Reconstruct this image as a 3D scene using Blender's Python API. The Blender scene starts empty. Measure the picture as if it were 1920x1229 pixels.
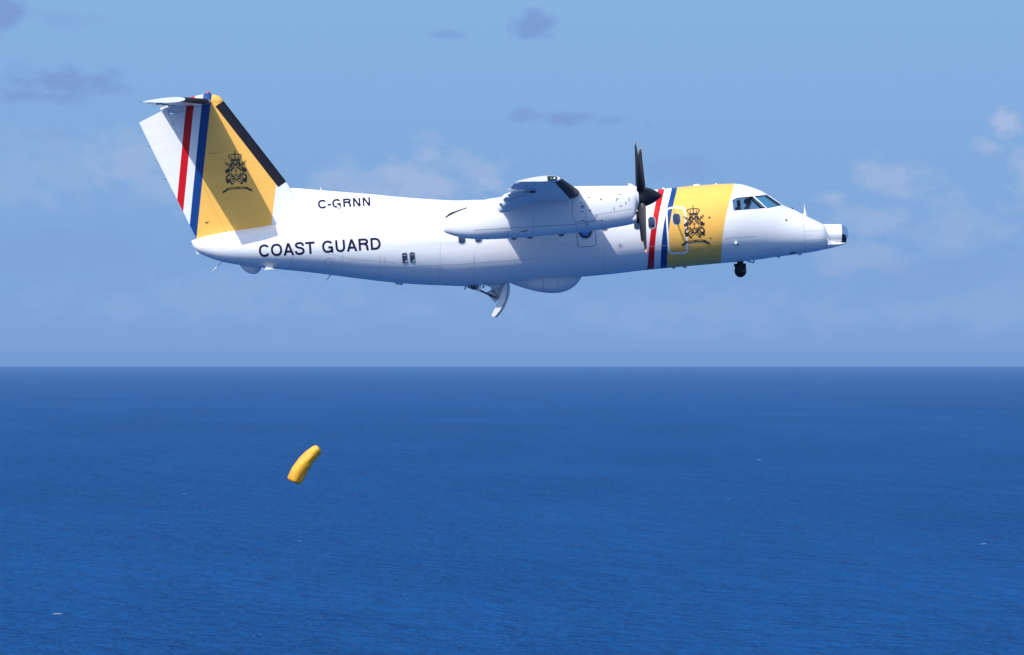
import bpy, bmesh, math, random
import numpy as np
from mathutils import Vector, Matrix
from mathutils.bvhtree import BVHTree

random.seed(7)
C = bpy.context.scene
COL = C.collection
R = math.radians

# ------------------------------------------------------------------ camera, sky, sun, exposure
CAM_H = 45.0                 # camera height over the water (m)
F = 6000.0                   # focal length in photo pixels (photo 1920 wide)
LEVEL = 664.5                # eye level row; the sea horizon dips below it
EARTH = 6.371e6
CAM = Vector((0, 0, CAM_H))
cd = bpy.data.cameras.new('camera')
cam = bpy.data.objects.new('camera', cd)
COL.objects.link(cam)
cam.location = CAM
cam.rotation_euler = (R(90), 0, 0)
cd.sensor_width = 36
cd.lens = 36 * F / 1920
cd.shift_y = (LEVEL - 614.5) / 1920
cd.clip_start = 1
cd.clip_end = 120000
C.camera = cam

SUN = Vector((0.457, 0.545, -0.703)).normalized()     # direction the light travels
sd = bpy.data.lights.new('sun', 'SUN')
so = bpy.data.objects.new('sun', sd)
COL.objects.link(so)
so.rotation_euler = SUN.to_track_quat('-Z', 'Y').to_euler()
so.location = (-60, -60, 120)
sd.energy = 3.1
sd.angle = R(0.5)
sd.color = (1.0, 0.975, 0.93)

vs = C.view_settings
vs.view_transform = 'Standard'
vs.look = 'None'
vs.exposure = 0.62
vs.gamma = 1.0
vs.use_curve_mapping = False
C.cycles.max_bounces = 8
C.cycles.use_denoising = True

SKY_STRENGTH = 0.15
EXPO = 2 ** 0.62
SKY_TINT = (1.0, 1.0, 1.0)
BAND_LOW = tuple(v / EXPO for v in (0.205, 0.362, 0.685))
BAND_TOP = tuple(v / EXPO for v in (0.242, 0.450, 0.745))
# clouds far off over the sea: (azimuth px, elevation row, half width, half height, strength, tone)
CLOUDS = [
    (5, 38, 52, 40, 0.9, 0), (120, 45, 75, 26, 0.3, 0), (110, 160, 130, 30, 0.85, 0), (60, 186, 120, 20, 0.7, 0),
    (215, 172, 60, 18, 0.6, 0), (1003, 52, 50, 30, 0.85, 0), (835, 67, 60, 10, 0.5, 0), (1060, 223, 100, 15, 0.85, 0),
    (985, 216, 28, 14, 0.6, 0), (1290, 322, 70, 34, 0.4, 0), (1214, 238, 10, 14, 0.25, 0), (100, 262, 60, 14, 0.2, 0),
    (800, 345, 150, 48, 0.65, 1), (798, 285, 36, 36, 0.5, 1), (880, 320, 70, 34, 0.45, 1), (640, 335, 70, 34, 0.45, 1),
    (1874, 245, 40, 40, 0.85, 1), (1850, 278, 36, 22, 0.6, 1), (1915, 330, 40, 70, 0.55, 1), (1680, 335, 80, 46, 0.5, 1),
    (1555, 375, 36, 22, 0.55, 1), (245, 300, 90, 70, 0.45, 1), (320, 345, 120, 60, 0.35, 1), (1650, 420, 120, 40, 0.4, 1),
    (1790, 430, 160, 60, 0.3, 1), (1620, 480, 110, 40, 0.35, 1), (60, 330, 160, 90, 0.25, 1), (450, 560, 420, 60, 0.18, 1),
    (1300, 590, 460, 55, 0.18, 1), (1840, 560, 260, 70, 0.2, 1), (120, 470, 240, 50, 0.25, 0), (1780, 520, 200, 40, 0.25, 0),
]


class N:
    """Small node builder."""
    def __init__(self, tree):
        self.t = tree

    def add(self, kind, ins=None, **props):
        n = self.t.nodes.new(kind)
        for k, v in props.items():
            setattr(n, k, v)
        for k, v in (ins or {}).items():
            if hasattr(v, 'is_output') or isinstance(v, bpy.types.NodeSocket):
                self.t.links.new(v, n.inputs[k])
            else:
                n.inputs[k].default_value = v
        return n

    def m(self, op, a, b=0.0, c=0.0, clamp=False):
        n = self.add('ShaderNodeMath', {0: a, 1: b, 2: c}, operation=op)
        n.use_clamp = clamp
        return n.outputs[0]

    def v(self, op, a, b=(0, 0, 0)):
        n = self.add('ShaderNodeVectorMath', {0: a, 1: b}, operation=op)
        return n.outputs['Value'] if op in ('LENGTH', 'DOT_PRODUCT') else n.outputs[0]

    def mix(self, f, a, b, blend='MIX'):
        n = self.add('ShaderNodeMix', None, data_type='RGBA', blend_type=blend)
        for idx, val in ((0, f), (6, a), (7, b)):
            if isinstance(val, bpy.types.NodeSocket):
                self.t.links.new(val, n.inputs[idx])
            else:
                n.inputs[idx].default_value = val if idx == 0 else (*val[:3], 1)
        return n.outputs[2]


w = bpy.data.worlds.new('World')
C.world = w
w.use_nodes = True
wt = w.node_tree
wt.nodes.clear()
n = N(wt)
sky = n.add('ShaderNodeTexSky', sky_type='NISHITA')
sky.sun_disc = False
sky.sun_elevation = math.asin(-SUN.z)
sky.sun_rotation = math.atan2(-SUN.x, -SUN.y) % (2 * math.pi)
sky.altitude = 50
sky.air_density = 1.0
sky.dust_density = 1.8
sky.ozone_density = 3.0
tinted = n.mix(1.0, sky.outputs[0], SKY_TINT, 'MULTIPLY')
tc = n.add('ShaderNodeTexCoord')
sep = n.add('ShaderNodeSeparateXYZ', {0: tc.outputs['Generated']})
az = n.m('ARCTAN2', sep.outputs[0], sep.outputs[1])
el = n.m('ARCSINE', sep.outputs[2])
ang = n.add('ShaderNodeCombineXYZ', {0: az, 1: el}).outputs[0]
# band of clear blue sea air along the whole horizon, blending into the open sky above it
low = n.m('DIVIDE', el, R(6.5), clamp=True)
band = n.mix(low, tuple(v / SKY_STRENGTH for v in BAND_LOW), tuple(v / SKY_STRENGTH for v in BAND_TOP))
up_f = n.m('SMOOTH_MIN', n.m('DIVIDE', n.m('SUBTRACT', el, R(6.0)), R(34.0), clamp=True), 1.0, 0.1)
tinted = n.mix(up_f, band, tinted)
nz = n.add('ShaderNodeTexNoise', {'Vector': n.v('MULTIPLY', ang, (1, 1.5, 1)), 'Scale': 85.0, 'Detail': 7.0, 'Roughness': 0.6})
nz2 = n.add('ShaderNodeTexNoise', {'Vector': n.v('MULTIPLY', ang, (1, 1.8, 1)), 'Scale': 34.0, 'Detail': 4.0, 'Roughness': 0.55})
wob = n.m('ADD', n.m('MULTIPLY', n.m('SUBTRACT', nz.outputs[0], 0.5), 3.0), n.m('MULTIPLY', n.m('SUBTRACT', nz2.outputs[0], 0.5), 1.6))
sums = {0: None, 1: None}
for cx, cy, rx, ry, st, tone in CLOUDS:
    a0, e0 = (cx - 960) / F, (LEVEL - cy) / F
    d = n.v('LENGTH', n.v('MULTIPLY', n.v('SUBTRACT', ang, (a0, e0, 0)), (F / rx, F / ry, 0)))
    val = n.m('MULTIPLY_ADD', d, -1.0, 1.05)
    val = n.m('MULTIPLY', n.m('ADD', val, wob), 1.3, clamp=True)
    fall = n.m('MULTIPLY', n.m('SUBTRACT', 2.2, d), 0.9, clamp=True)
    val = n.m('MULTIPLY', n.m('MULTIPLY', val, fall), st)
    sums[tone] = val if sums[tone] is None else n.m('MAXIMUM', sums[tone], val)
skyc = n.mix(n.m('MULTIPLY', sums[1], 1.0), tinted, tuple(v / SKY_STRENGTH / EXPO for v in (0.41, 0.51, 0.76)))
skyc = n.mix(n.m('MULTIPLY', sums[0], 1.0), skyc, tuple(v / SKY_STRENGTH / EXPO for v in (0.200, 0.322, 0.640)))
bg = n.add('ShaderNodeBackground', {'Color': skyc, 'Strength': SKY_STRENGTH})
wo = n.add('ShaderNodeOutputWorld', {'Surface': bg.outputs[0]})

# ------------------------------------------------------------------ aircraft frame: nose +X, its left side +Y, up +Z
ROOT = Vector((0, 100, CAM_H + (LEVEL - 440) / 60))
PITCH, BANK, YAW = 4.0, 2.5, 0.5
M = Matrix.Translation(ROOT) @ Matrix.Rotation(R(-YAW), 4, 'Z') @ Matrix.Rotation(R(-PITCH), 4, 'Y') @ Matrix.Rotation(R(BANK), 4, 'X')
MI = M.inverted()
CAML = MI @ CAM


def ray(px, py):
    d = Vector(((px - 960) / F, 1, (LEVEL - py) / F))
    return (MI.to_3x3() @ d).normalized()


def L(px, py, y=0.0):
    """Point of the aircraft seen at a photo position, on the aircraft plane Y = y."""
    d = ray(px, py)
    return CAML + d * ((y - CAML.y) / d.y)


# ------------------------------------------------------------------ materials
def mat(name, color, rough=0.5, metal=0.0, var=0.06, scale=3.0, coat=0.0, spec=0.5, **extra):
    m = bpy.data.materials.new(name)
    m.use_nodes = True
    t = m.node_tree
    n = N(t)
    b = t.nodes['Principled BSDF']
    tcn = n.add('ShaderNodeTexCoord')
    nz = n.add('ShaderNodeTexNoise', {'Vector': tcn.outputs['Object'], 'Scale': scale, 'Detail': 5.0, 'Roughness': 0.6})
    f = n.m('MULTIPLY_ADD', nz.outputs[0], 2 * var, 1 - var * 1.2)
    comb = n.add('ShaderNodeCombineXYZ', {0: f, 1: f, 2: f})
    t.links.new(n.mix(1.0, (*color, 1), comb.outputs[0], 'MULTIPLY'), b.inputs['Base Color'])
    b.inputs['Roughness'].default_value = rough
    b.inputs['Metallic'].default_value = metal
    b.inputs['Coat Weight'].default_value = coat
    b.inputs['Coat Roughness'].default_value = 0.12
    b.inputs['Specular IOR Level'].default_value = spec
    for k, v in extra.items():
        b.inputs[k].default_value = v
    return m


WHITE = (0.80, 0.80, 0.80)
YEL = (0.88, 0.49, 0.105)
RED = (0.58, 0.006, 0.012)
BLU = (0.006, 0.050, 0.215)
M_white = mat('white_paint', WHITE, 0.32, var=0.03, scale=2.0, coat=0.3)
M_grey = mat('grey_paint', (0.42, 0.44, 0.48), 0.45)
M_radome = mat('radome_grey', (0.60, 0.63, 0.68), 0.5, var=0.03)
M_black = mat('black_rubber', (0.008, 0.008, 0.016), 0.6, spec=0.2)
M_prop = mat('propeller_black', (0.016, 0.015, 0.020), 0.42, spec=0.35)
M_dark = mat('dark_metal', (0.05, 0.05, 0.06), 0.4, 0.3)
M_metal = mat('bare_metal', (0.5, 0.5, 0.52), 0.35, 0.9)
M_ink = mat('navy_lettering', (0.012, 0.012, 0.045), 0.75, var=0.02, spec=0.12)
M_seam = mat('panel_seam', (0.27, 0.29, 0.37), 0.6, var=0.02)
M_faint = mat('faint_seam', (0.47, 0.49, 0.56), 0.6, var=0.02)
M_tip = mat('orange_tip', (0.75, 0.28, 0.10), 0.45)
M_pane = mat('window_pane', (0.035, 0.05, 0.10), 0.12, var=0.02, spec=0.6)
M_lensblue = mat('bubble_glass', (0.10, 0.28, 0.62), 0.03, var=0.0, spec=1.0, coat=1.0)  # blue base colour stands in for the sky seen in the bubble
M_blade_boot = M_black
M_inside = mat('cockpit_grey', (0.035, 0.035, 0.04), 0.8)
M_crest = mat('crest_ink', (0.020, 0.013, 0.016), 0.5, var=0.02)
M_banner = mat('banner_yellow', (0.70, 0.42, 0.09), 0.5, var=0.02)
M_outline = mat('white_outline', (0.82, 0.82, 0.82), 0.4, var=0.02)
M_green = mat('green_lens', (0.02, 0.35, 0.18), 0.15)
M_lens = mat('clear_lens', (0.75, 0.78, 0.8), 0.1)


def glass(name, tint, rough=0.0, mixf=0.25):
    m = bpy.data.materials.new(name)
    m.use_nodes = True
    t = m.node_tree
    t.nodes.clear()
    n = N(t)
    tr = n.add('ShaderNodeBsdfTransparent', {'Color': (*tint, 1)})
    gl = n.add('ShaderNodeBsdfGlossy', {'Color': (0.9, 0.95, 1, 1), 'Roughness': 0.03})
    lw = n.add('ShaderNodeLayerWeight', {'Blend': 0.5})
    mx = n.add('ShaderNodeMixShader', {0: n.m('MULTIPLY_ADD', n.m('POWER', lw.outputs['Facing'], 5.0), 0.85, 0.045), 1: tr.outputs[0], 2: gl.outputs[0]})
    n.add('ShaderNodeOutputMaterial', {'Surface': mx.outputs[0]})
    return m


M_glass = glass('cockpit_glass', (0.70, 0.78, 0.86))
M_glass_front = glass('windshield_glass', (0.62, 0.88, 0.93))
M_dome = glass('dome_glass', (0.74, 0.82, 0.90))


def livery(name, edges, colors, poly=True):
    """White paint with bands: colour i is used ahead of edge i; an edge is x = a + b z + c z*z."""
    m = bpy.data.materials.new(name)
    m.use_nodes = True
    t = m.node_tree
    n = N(t)
    b = t.nodes['Principled BSDF']
    tcn = n.add('ShaderNodeTexCoord')
    s = n.add('ShaderNodeSeparateXYZ', {0: tcn.outputs['Object']})
    x, z = s.outputs[0], s.outputs[2]
    col = None
    for (a, bb, c), k in zip(edges, colors[1:]):
        e = n.m('MULTIPLY_ADD', n.m('MULTIPLY_ADD', z, c, bb), z, a)
        f = n.m('MULTIPLY_ADD', n.m('SUBTRACT', x, e), 120.0, 0.5, clamp=True)
        col = n.mix(f, (*colors[0], 1) if col is None else col, (*k, 1))
    nz = n.add('ShaderNodeTexNoise', {'Vector': n.v('MULTIPLY', tcn.outputs['Object'], (0.6, 0.6, 2.0)), 'Scale': 2.2, 'Detail': 6.0, 'Roughness': 0.62})
    f = n.m('MULTIPLY_ADD', nz.outputs[0], 0.10, 0.93)
    # faint grime streaks running aft
    nz3 = n.add('ShaderNodeTexNoise', {'Vector': n.v('MULTIPLY', tcn.outputs['Object'], (0.25, 3.0, 6.0)), 'Scale': 2.0, 'Detail': 4.0})
    f2 = n.m('MULTIPLY_ADD', nz3.outputs[0], 0.16, 0.905)
    f = n.m('MULTIPLY', f, f2)
    comb = n.add('ShaderNodeCombineXYZ', {0: f, 1: f, 2: f})
    t.links.new(n.mix(1.0, col, comb.outputs[0], 'MULTIPLY'), b.inputs['Base Color'])
    b.inputs['Roughness'].default_value = 0.38
    b.inputs['Specular IOR Level'].default_value = 0.22
    b.inputs['Coat Weight'].default_value = 0.05
    b.inputs['Coat Roughness'].default_value = 0.1
    # skin waviness and frame joints, very faint relief
    fr = n.m('FRACT', n.m('MULTIPLY', x, 0.82))
    line = n.m('LESS_THAN', n.m('ABSOLUTE', n.m('SUBTRACT', fr, 0.5)), 0.006)
    wv = n.add('ShaderNodeTexNoise', {'Vector': tcn.outputs['Object'], 'Scale': 1.6, 'Detail': 2.0})
    hgt = n.m('SUBTRACT', n.m('MULTIPLY', wv.outputs[0], 0.03), n.m('MULTIPLY', line, 0.006))
    bp = n.add('ShaderNodeBump', {'Height': hgt, 'Strength': 0.35, 'Distance': 0.5})
    t.links.new(bp.outputs[0], b.inputs['Normal'])
    return m


# ------------------------------------------------------------------ mesh helpers
def obj(name, verts, faces, m, parent=None, smooth=True, label=None, mats=None, fmat=None):
    me = bpy.data.meshes.new(name)
    me.from_pydata([tuple(v) for v in verts], [], faces)
    me.validate()
    for mm in (mats or [m]):
        me.materials.append(mm)
    if fmat:
        for p, i in zip(me.polygons, fmat):
            p.material_index = i
    if smooth:
        me.shade_smooth()
    me.update()
    o = bpy.data.objects.new(name, me)
    COL.objects.link(o)
    if parent:
        o.parent = parent
    if label:
        o['label'] = label
    return o


def fix_normals(o, angle=None):
    bm = bmesh.new()
    bm.from_mesh(o.data)
    bmesh.ops.remove_doubles(bm, verts=bm.verts, dist=1e-5)
    bmesh.ops.recalc_face_normals(bm, faces=bm.faces)
    if angle:
        for e in bm.edges:
            if len(e.link_faces) == 2 and e.calc_face_angle(0) > R(angle):
                e.smooth = False
    bm.to_mesh(o.data)
    bm.free()
    return o


def loft(sections, caps=True, closed=True):
    N_ = len(sections[0])
    verts = [v for s in sections for v in s]
    faces = []
    for i in range(len(sections) - 1):
        for j in range(N_ if closed else N_ - 1):
            k = (j + 1) % N_
            faces.append((i * N_ + j, i * N_ + k, (i + 1) * N_ + k, (i + 1) * N_ + j))
    if caps:
        faces.append(tuple(range(N_)))
        faces.append(tuple((len(sections) - 1) * N_ + j for j in reversed(range(N_))))
    return verts, faces


def tube(pts, rad, seg=8):
    """Round bar through points; rad is one radius or one per point."""
    pts = [Vector(p) for p in pts]
    rads = rad if isinstance(rad, (list, tuple)) else [rad] * len(pts)
    secs = []
    for i, p in enumerate(pts):
        d = (pts[min(i + 1, len(pts) - 1)] - pts[max(i - 1, 0)]).normalized()
        u = d.cross(Vector((0, 1, 0.01)))
        if u.length < 1e-3:
            u = d.cross(Vector((1, 0, 0)))
        u.normalize()
        v = d.cross(u)
        secs.append([p + (u * math.cos(a) + v * math.sin(a)) * rads[i] for a in [2 * math.pi * k / seg for k in range(seg)]])
    return loft(secs)


def join(*parts):
    V, Fs = [], []
    for v, f in parts:
        o = len(V)
        V += list(v)
        Fs += [tuple(i + o for i in q) for q in f]
    return V, Fs


def box(c, s, rot=None):
    c = Vector(c)
    vs_ = []
    for x in (-1, 1):
        for y in (-1, 1):
            for z in (-1, 1):
                p = Vector((x * s[0] / 2, y * s[1] / 2, z * s[2] / 2))
                vs_.append(c + (rot @ p if rot else p))
    return vs_, [(0, 1, 3, 2), (4, 6, 7, 5), (0, 4, 5, 1), (2, 3, 7, 6), (0, 2, 6, 4), (1, 5, 7, 3)]


def sphere(c, r, seg=20, rings=12, sc=(1, 1, 1)):
    c = Vector(c)
    secs = []
    for i in range(rings + 1):
        th = math.pi * (i + 0.02 * (i == 0) - 0.02 * (i == rings)) / rings
        secs.append([c + Vector((r * sc[0] * math.sin(th) * math.cos(2 * math.pi * k / seg), r * sc[1] * math.sin(th) * math.sin(2 * math.pi * k / seg), r * sc[2] * math.cos(th))) for k in range(seg)])
    return loft(secs)


def plate(poly, y0, y1):
    """Prism: a photo-plane polygon given as local (x, z) pairs, between two lateral planes."""
    n_ = len(poly)
    V = [Vector((x, y0, z)) for x, z in poly] + [Vector((x, y1, z)) for x, z in poly]
    Fs = [tuple(range(n_)), tuple(reversed(range(n_, 2 * n_)))]
    Fs += [(i, i + n_, (i + 1) % n_ + n_, (i + 1) % n_) for i in range(n_)]
    return V, Fs


def mirror(part):
    v, f = part
    return [Vector((p[0], -p[1], p[2])) for p in v], [tuple(reversed(q)) for q in f]


def pchip(xs, ys):
    xs, ys = np.array(xs, float), np.array(ys, float)
    o = np.argsort(xs)
    xs, ys = xs[o], ys[o]
    h = np.diff(xs)
    dl = np.diff(ys) / h
    d = np.zeros_like(ys)
    d[0], d[-1] = dl[0], dl[-1]
    for i in range(1, len(xs) - 1):
        if dl[i - 1] * dl[i] > 0:
            w1, w2 = 2 * h[i] + h[i - 1], h[i] + 2 * h[i - 1]
            d[i] = (w1 + w2) / (w1 / dl[i - 1] + w2 / dl[i])

    def fn(x):
        x = min(max(x, xs[0]), xs[-1])
        i = min(max(int(np.searchsorted(xs, x)) - 1, 0), len(xs) - 2)
        t = (x - xs[i]) / h[i]
        return float((1 + 2 * t) * (1 - t) ** 2 * ys[i] + t * (1 - t) ** 2 * h[i] * d[i] + t * t * (3 - 2 * t) * ys[i + 1] + t * t * (t - 1) * h[i] * d[i + 1])
    return fn


def curve_px(tab, y=0.0):
    p = [L(a, b, y) for a, b in tab]
    return pchip([q.x for q in p], [q.z for q in p])


# ------------------------------------------------------------------ sea
def build_sea():
    radii = [0.0]
    r = 8.0
    while r < 27500:
        radii.append(r)
        r *= 1.13
    seg = 128
    V = [Vector((0, 0, 0))]
    for r in radii[1:]:
        for k in range(seg):
            a = 2 * math.pi * k / seg
            V.append(Vector((r * math.cos(a), r * math.sin(a), -r * r / (2 * EARTH))))
    Fs = [(0, 1 + k, 1 + (k + 1) % seg) for k in range(seg)]
    for i in range(1, len(radii) - 1):
        for k in range(seg):
            a, b = 1 + (i - 1) * seg, 1 + i * seg
            Fs.append((a + k, b + k, b + (k + 1) % seg, a + (k + 1) % seg))
    m = bpy.data.materials.new('sea_water')
    m.use_nodes = True
    t = m.node_tree
    n = N(t)
    b = t.nodes['Principled BSDF']
    tcn = n.add('ShaderNodeTexCoord')
    P = tcn.outputs['Object']
    big = n.add('ShaderNodeTexNoise', {'Vector': n.v('MULTIPLY', P, (0.004, 0.0022, 0)), 'Scale': 1.0, 'Detail': 3.0})
    c = n.mix(big.outputs[0], (0.0008, 0.059, 0.212), (0.0010, 0.067, 0.240))
    # wind chop of several sizes, each crossing the others, stronger in gust patches
    def waves(sx, sy, turn, detail, rough, dist, off):
        mp = n.add('ShaderNodeMapping', {'Vector': P, 'Location': (off, off * 0.7, 0), 'Rotation': (0, 0, R(turn)), 'Scale': (sx, sy, 1)})
        return n.add('ShaderNodeTexNoise', {'Vector': mp.outputs[0], 'Scale': 1.0, 'Detail': detail, 'Roughness': rough, 'Distortion': dist}).outputs[0]
    gust = n.add('ShaderNodeMapRange', {'Value': waves(0.010, 0.0045, 12, 3.0, 0.55, 0.5, 300), 'From Min': 0.3, 'From Max': 0.7, 'To Min': 0.95, 'To Max': 1.7}).outputs[0]
    chop = n.m('ADD', n.m('MULTIPLY', waves(0.34, 0.30, 4, 5.0, 0.68, 0.4, 20), 2.0), n.m('MULTIPLY', waves(0.12, 0.11, -7, 6.0, 0.62, 0.4, 80), 3.6))
    swell = n.m('ADD', n.m('MULTIPLY', waves(0.06, 0.034, 10, 4.0, 0.5, 0.6, 140), 3.4), n.m('MULTIPLY', waves(0.022, 0.014, -15, 2.0, 0.5, 0.4, 200), 2.5))
    h = n.m('ADD', n.m('MULTIPLY', chop, gust), n.m('MULTIPLY', swell, 1.6))
    bp = n.add('ShaderNodeBump', {'Height': h, 'Strength': 1.0, 'Distance': 1.0})
    dif = n.add('ShaderNodeBsdfDiffuse', {'Color': c, 'Normal': bp.outputs[0]})
    glo = n.add('ShaderNodeBsdfGlossy', {'Color': (1, 1, 1, 1), 'Roughness': 0.22, 'Normal': bp.outputs[0]})
    fre = n.add('ShaderNodeFresnel', {'IOR': 1.33, 'Normal': bp.outputs[0]})
    mx = n.add('ShaderNodeMixShader', {0: n.m('MULTIPLY', fre.outputs[0], 0.22), 1: dif.outputs[0], 2: glo.outputs[0]})
    t.nodes.remove(b)
    t.links.new(mx.outputs[0], t.nodes['Material Output'].inputs['Surface'])
    o = obj('sea', V, Fs, m)
    o['kind'] = 'structure'
    o['label'] = 'deep blue open sea with small wind waves reaching the horizon'
    return o


build_sea()


def build_haze():
    """Sea air: one closed box round camera, aircraft and water, just above the fin."""
    z0, z1, r = -28500.0 ** 2 / (2 * EARTH) - 1.0, CAM_H + 10.5, 28500.0
    v, f = box((0, 0, (z0 + z1) / 2), (2 * r, 2 * r, z1 - z0))
    m = bpy.data.materials.new('sea_haze')
    m.use_nodes = True
    t = m.node_tree
    t.nodes.clear()
    n = N(t)
    vol = n.add('ShaderNodeVolumePrincipled', {'Color': (0.275, 0.475, 0.785, 1), 'Density': 5.0e-5, 'Anisotropy': 0.0})
    n.add('ShaderNodeOutputMaterial', {'Volume': vol.outputs[0]})
    o = fix_normals(obj('haze', v, f, m, smooth=False))
    o['kind'] = 'stuff'
    o['label'] = 'thin pale sea haze in the air towards the horizon'


build_haze()

# ------------------------------------------------------------------ aircraft
AC = bpy.data.objects.new('patrol_aircraft', None)
COL.objects.link(AC)
AC.matrix_world = M
AC['label'] = 'white twin propeller coast guard aircraft with yellow bands flying above the sea'
AC['category'] = 'aircraft'

TOP = [(359, 452), (362, 450.5), (370, 448), (400, 440), (430, 434), (470, 428), (510, 421), (560, 411), (620, 401), (700, 390),
       (780, 382), (860, 376.5), (905, 375), (950, 374), (1050, 367), (1150, 361), (1234, 355.5), (1300, 348.6), (1340, 346), (1375, 344.7),
       (1394, 347), (1413, 352.8), (1429.5, 359.3), (1439, 365), (1454, 374.7), (1467, 384.0), (1475, 388.2), (1485, 392),
       (1503, 400.8), (1519, 409), (1535, 416.6), (1544, 421.4), (1548, 424), (1553, 444), (1560, 451), (1576, 454.5), (1587, 455)]
BOT = [(359, 453.5), (362, 462), (368, 470), (387, 481), (418, 491.5), (449, 497), (515, 504.4), (580, 511), (640, 518.5), (669, 522.3),
       (751, 531.5), (824, 535.5), (880, 536.5), (956, 531), (1040, 524), (1090, 519.5), (1140, 515), (1214, 506.5), (1262, 502), (1352, 494),
       (1413, 488.3), (1460, 481.5), (1500, 476.5), (1548, 467.8), (1576, 460.5), (1583, 458), (1587, 455.6)]
HUMP = [(500, 428), (520, 410), (532, 385), (541, 362), (546, 353.3), (560, 353.8), (600, 357), (650, 361), (700, 365), (750, 369.7), (800, 373.5), (860, 376.3), (880, 376.4)]
HW = [(359, .05), (362, .12), (368, .22), (390, .40), (430, .62), (480, .82), (540, 1.02), (600, 1.17), (660, 1.27), (720, 1.33), (780, 1.345),
      (1330, 1.345), (1370, 1.30), (1400, 1.21), (1440, 1.04), (1480, .85), (1520, .64), (1540, .50), (1546, .43), (1552, .36), (1560, .33), (1574, .29), (1582, .18), (1587, .05)]
top_f, bot_f, hump_f = curve_px(TOP), curve_px(BOT), curve_px(HUMP)
hw_f = pchip([L(a, 450).x for a, b in HW], [b for a, b in HW])
HB = [(500, .02), (540, .06), (565, .10), (600, .17), (680, .42), (760, .75), (860, 1.2), (890, 1.3)]
hb_f = pchip([L(a, 400).x for a, b in HB], [b for a, b in HB])
X_H0, X_H1 = L(500, 428).x, L(878, 376).x


def section(x, nq=18):
    zt, zb, hw = top_f(x), bot_f(x), hw_f(x)
    zc = zb + (zt - zb) * 0.5
    pts = []
    hump = X_H0 < x < X_H1 and hump_f(x) > zt
    ztop = hump_f(x) if hump else zt
    e = 2.0 / 2.12
    half = []
    for i in range(nq + 1):                      # bottom to widest
        a = math.pi / 2 * i / nq
        half.append((hw * math.sin(a) ** e, zc - (zc - zb) * math.cos(a) ** e))
    for i in range(1, nq * 2 + 1):               # widest to top
        a = math.pi / 2 * i / (nq * 2)
        z = zc + (ztop - zc) * math.sin(a) ** e
        q = (z - zc) / (zt - zc)
        h1 = hw * max(0.0, 1 - abs(q) ** 2.12) ** (1 / 2.12)
        if hump:
            q2 = (z - zc) / (ztop - zc)
            h2 = hb_f(x) * max(0.0, 1 - q2 ** 4) ** 0.5
            k = 0.10
            m_ = 0.5 * (h1 + h2 + math.sqrt((h1 - h2) ** 2 + k * k * min(1, 4 * min(h1, h2) / hw + 0.0) * 1.0))
            h1 = m_ if i < nq * 2 else 0.0
        if i == nq * 2:
            h1 = 0.0
        half.append((h1, z))
    ring = [Vector((x, -h, z)) for h, z in half] + [Vector((x, h, z)) for h, z in half[-2:0:-1]]
    return ring


xs = []
px_ = 359.0
while px_ < 1587:
    xs.append(L(px_, 450).x)
    px_ += 2.0 if (px_ < 380 or px_ > 1536) else (3.5 if (px_ > 1360 or 500 < px_ < 560) else 7.0)
xs.append(L(1587, 455).x)
# stations: keep inside the profile
x0 = max(L(359, 452).x, L(359, 453.5).x)
xs = [x for x in xs if x > x0]
secs = [section(x) for x in xs]
fv, ff = loft(secs)

# the same body, before windows are cut, is what markings are laid on
BV_F = BVHTree.FromPolygons([tuple(v) for v in fv], ff)


def hit(bvh, px, py, off=0.0):
    d = ray(px, py)
    loc, nor, _, _ = bvh.ray_cast(CAML, d)
    if loc is None:
        near = bvh.find_nearest(CAML + d * ((-0.3 - CAML.y) / d.y))
        loc, nor = near[0], near[1]
    if nor.dot(d) > 0:
        nor = -nor
    return loc + nor * off


def local_quad(pts):
    """x = a + b z + c z*z through surface points seen at photo positions."""
    q = [hit(BV_F, *p) for p in pts]
    A = np.polyfit([v.z for v in q], [v.x for v in q], 2)
    return (A[2], A[1], A[0])


EDGES = [[(1233.5, 357), (1225.5, 404), (1220, 432), (1213.5, 504)],
         [(1245.5, 356), (1238, 392), (1231, 432), (1226, 504)],
         [(1259.5, 354.5), (1252.5, 381), (1246, 416.5), (1238, 502)],
         [(1270, 354), (1262.5, 379.5), (1257, 416), (1250.5, 501)],
         [(1376.5, 347), (1367, 381), (1360.7, 407), (1354.6, 453.6), (1351.5, 492)]]
M_fus = livery('fuselage_livery', [local_quad(e) for e in EDGES], [WHITE, RED, WHITE, BLU, YEL, WHITE])


def line_xz(p, q):
    a, b = L(*p), L(*q)
    k = (b.x - a.x) / (b.z - a.z)
    return (a.x - k * a.z, k, 0.0)


M_fin = livery('fin_livery', [line_xz((350, 199), (332, 376)), line_xz((364.5, 199), (343.7, 397)), line_xz((380, 191), (355.4, 425.5)),
                              line_xz((397, 186), (368.4, 447.6)), line_xz((518.5, 350), (509.3, 429))],
               [WHITE, RED, WHITE, BLU, YEL, WHITE])

# --- fuselage with real window openings in the cockpit
SIDE_WIN = [(1372.8, 375.6), (1382, 371.3), (1410.5, 368.4), (1436, 390.6), (1375.3, 395.4)]
FRONT_WIN = [(1414.2, 368.2), (1437.5, 365.8), (1465.5, 385.0), (1439, 391)]


def win_xz(poly):
    out = []
    for p in poly:
        h = hit(BV_F, *p)
        out.append((h.x, h.z))
    return out


side_xz, front_xz = win_xz(SIDE_WIN), win_xz(FRONT_WIN)
bm = bmesh.new()
bv = [bm.verts.new(v) for v in fv]
for q in ff:
    bm.faces.new([bv[i] for i in q])
bmesh.ops.recalc_face_normals(bm, faces=bm.faces)


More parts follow.
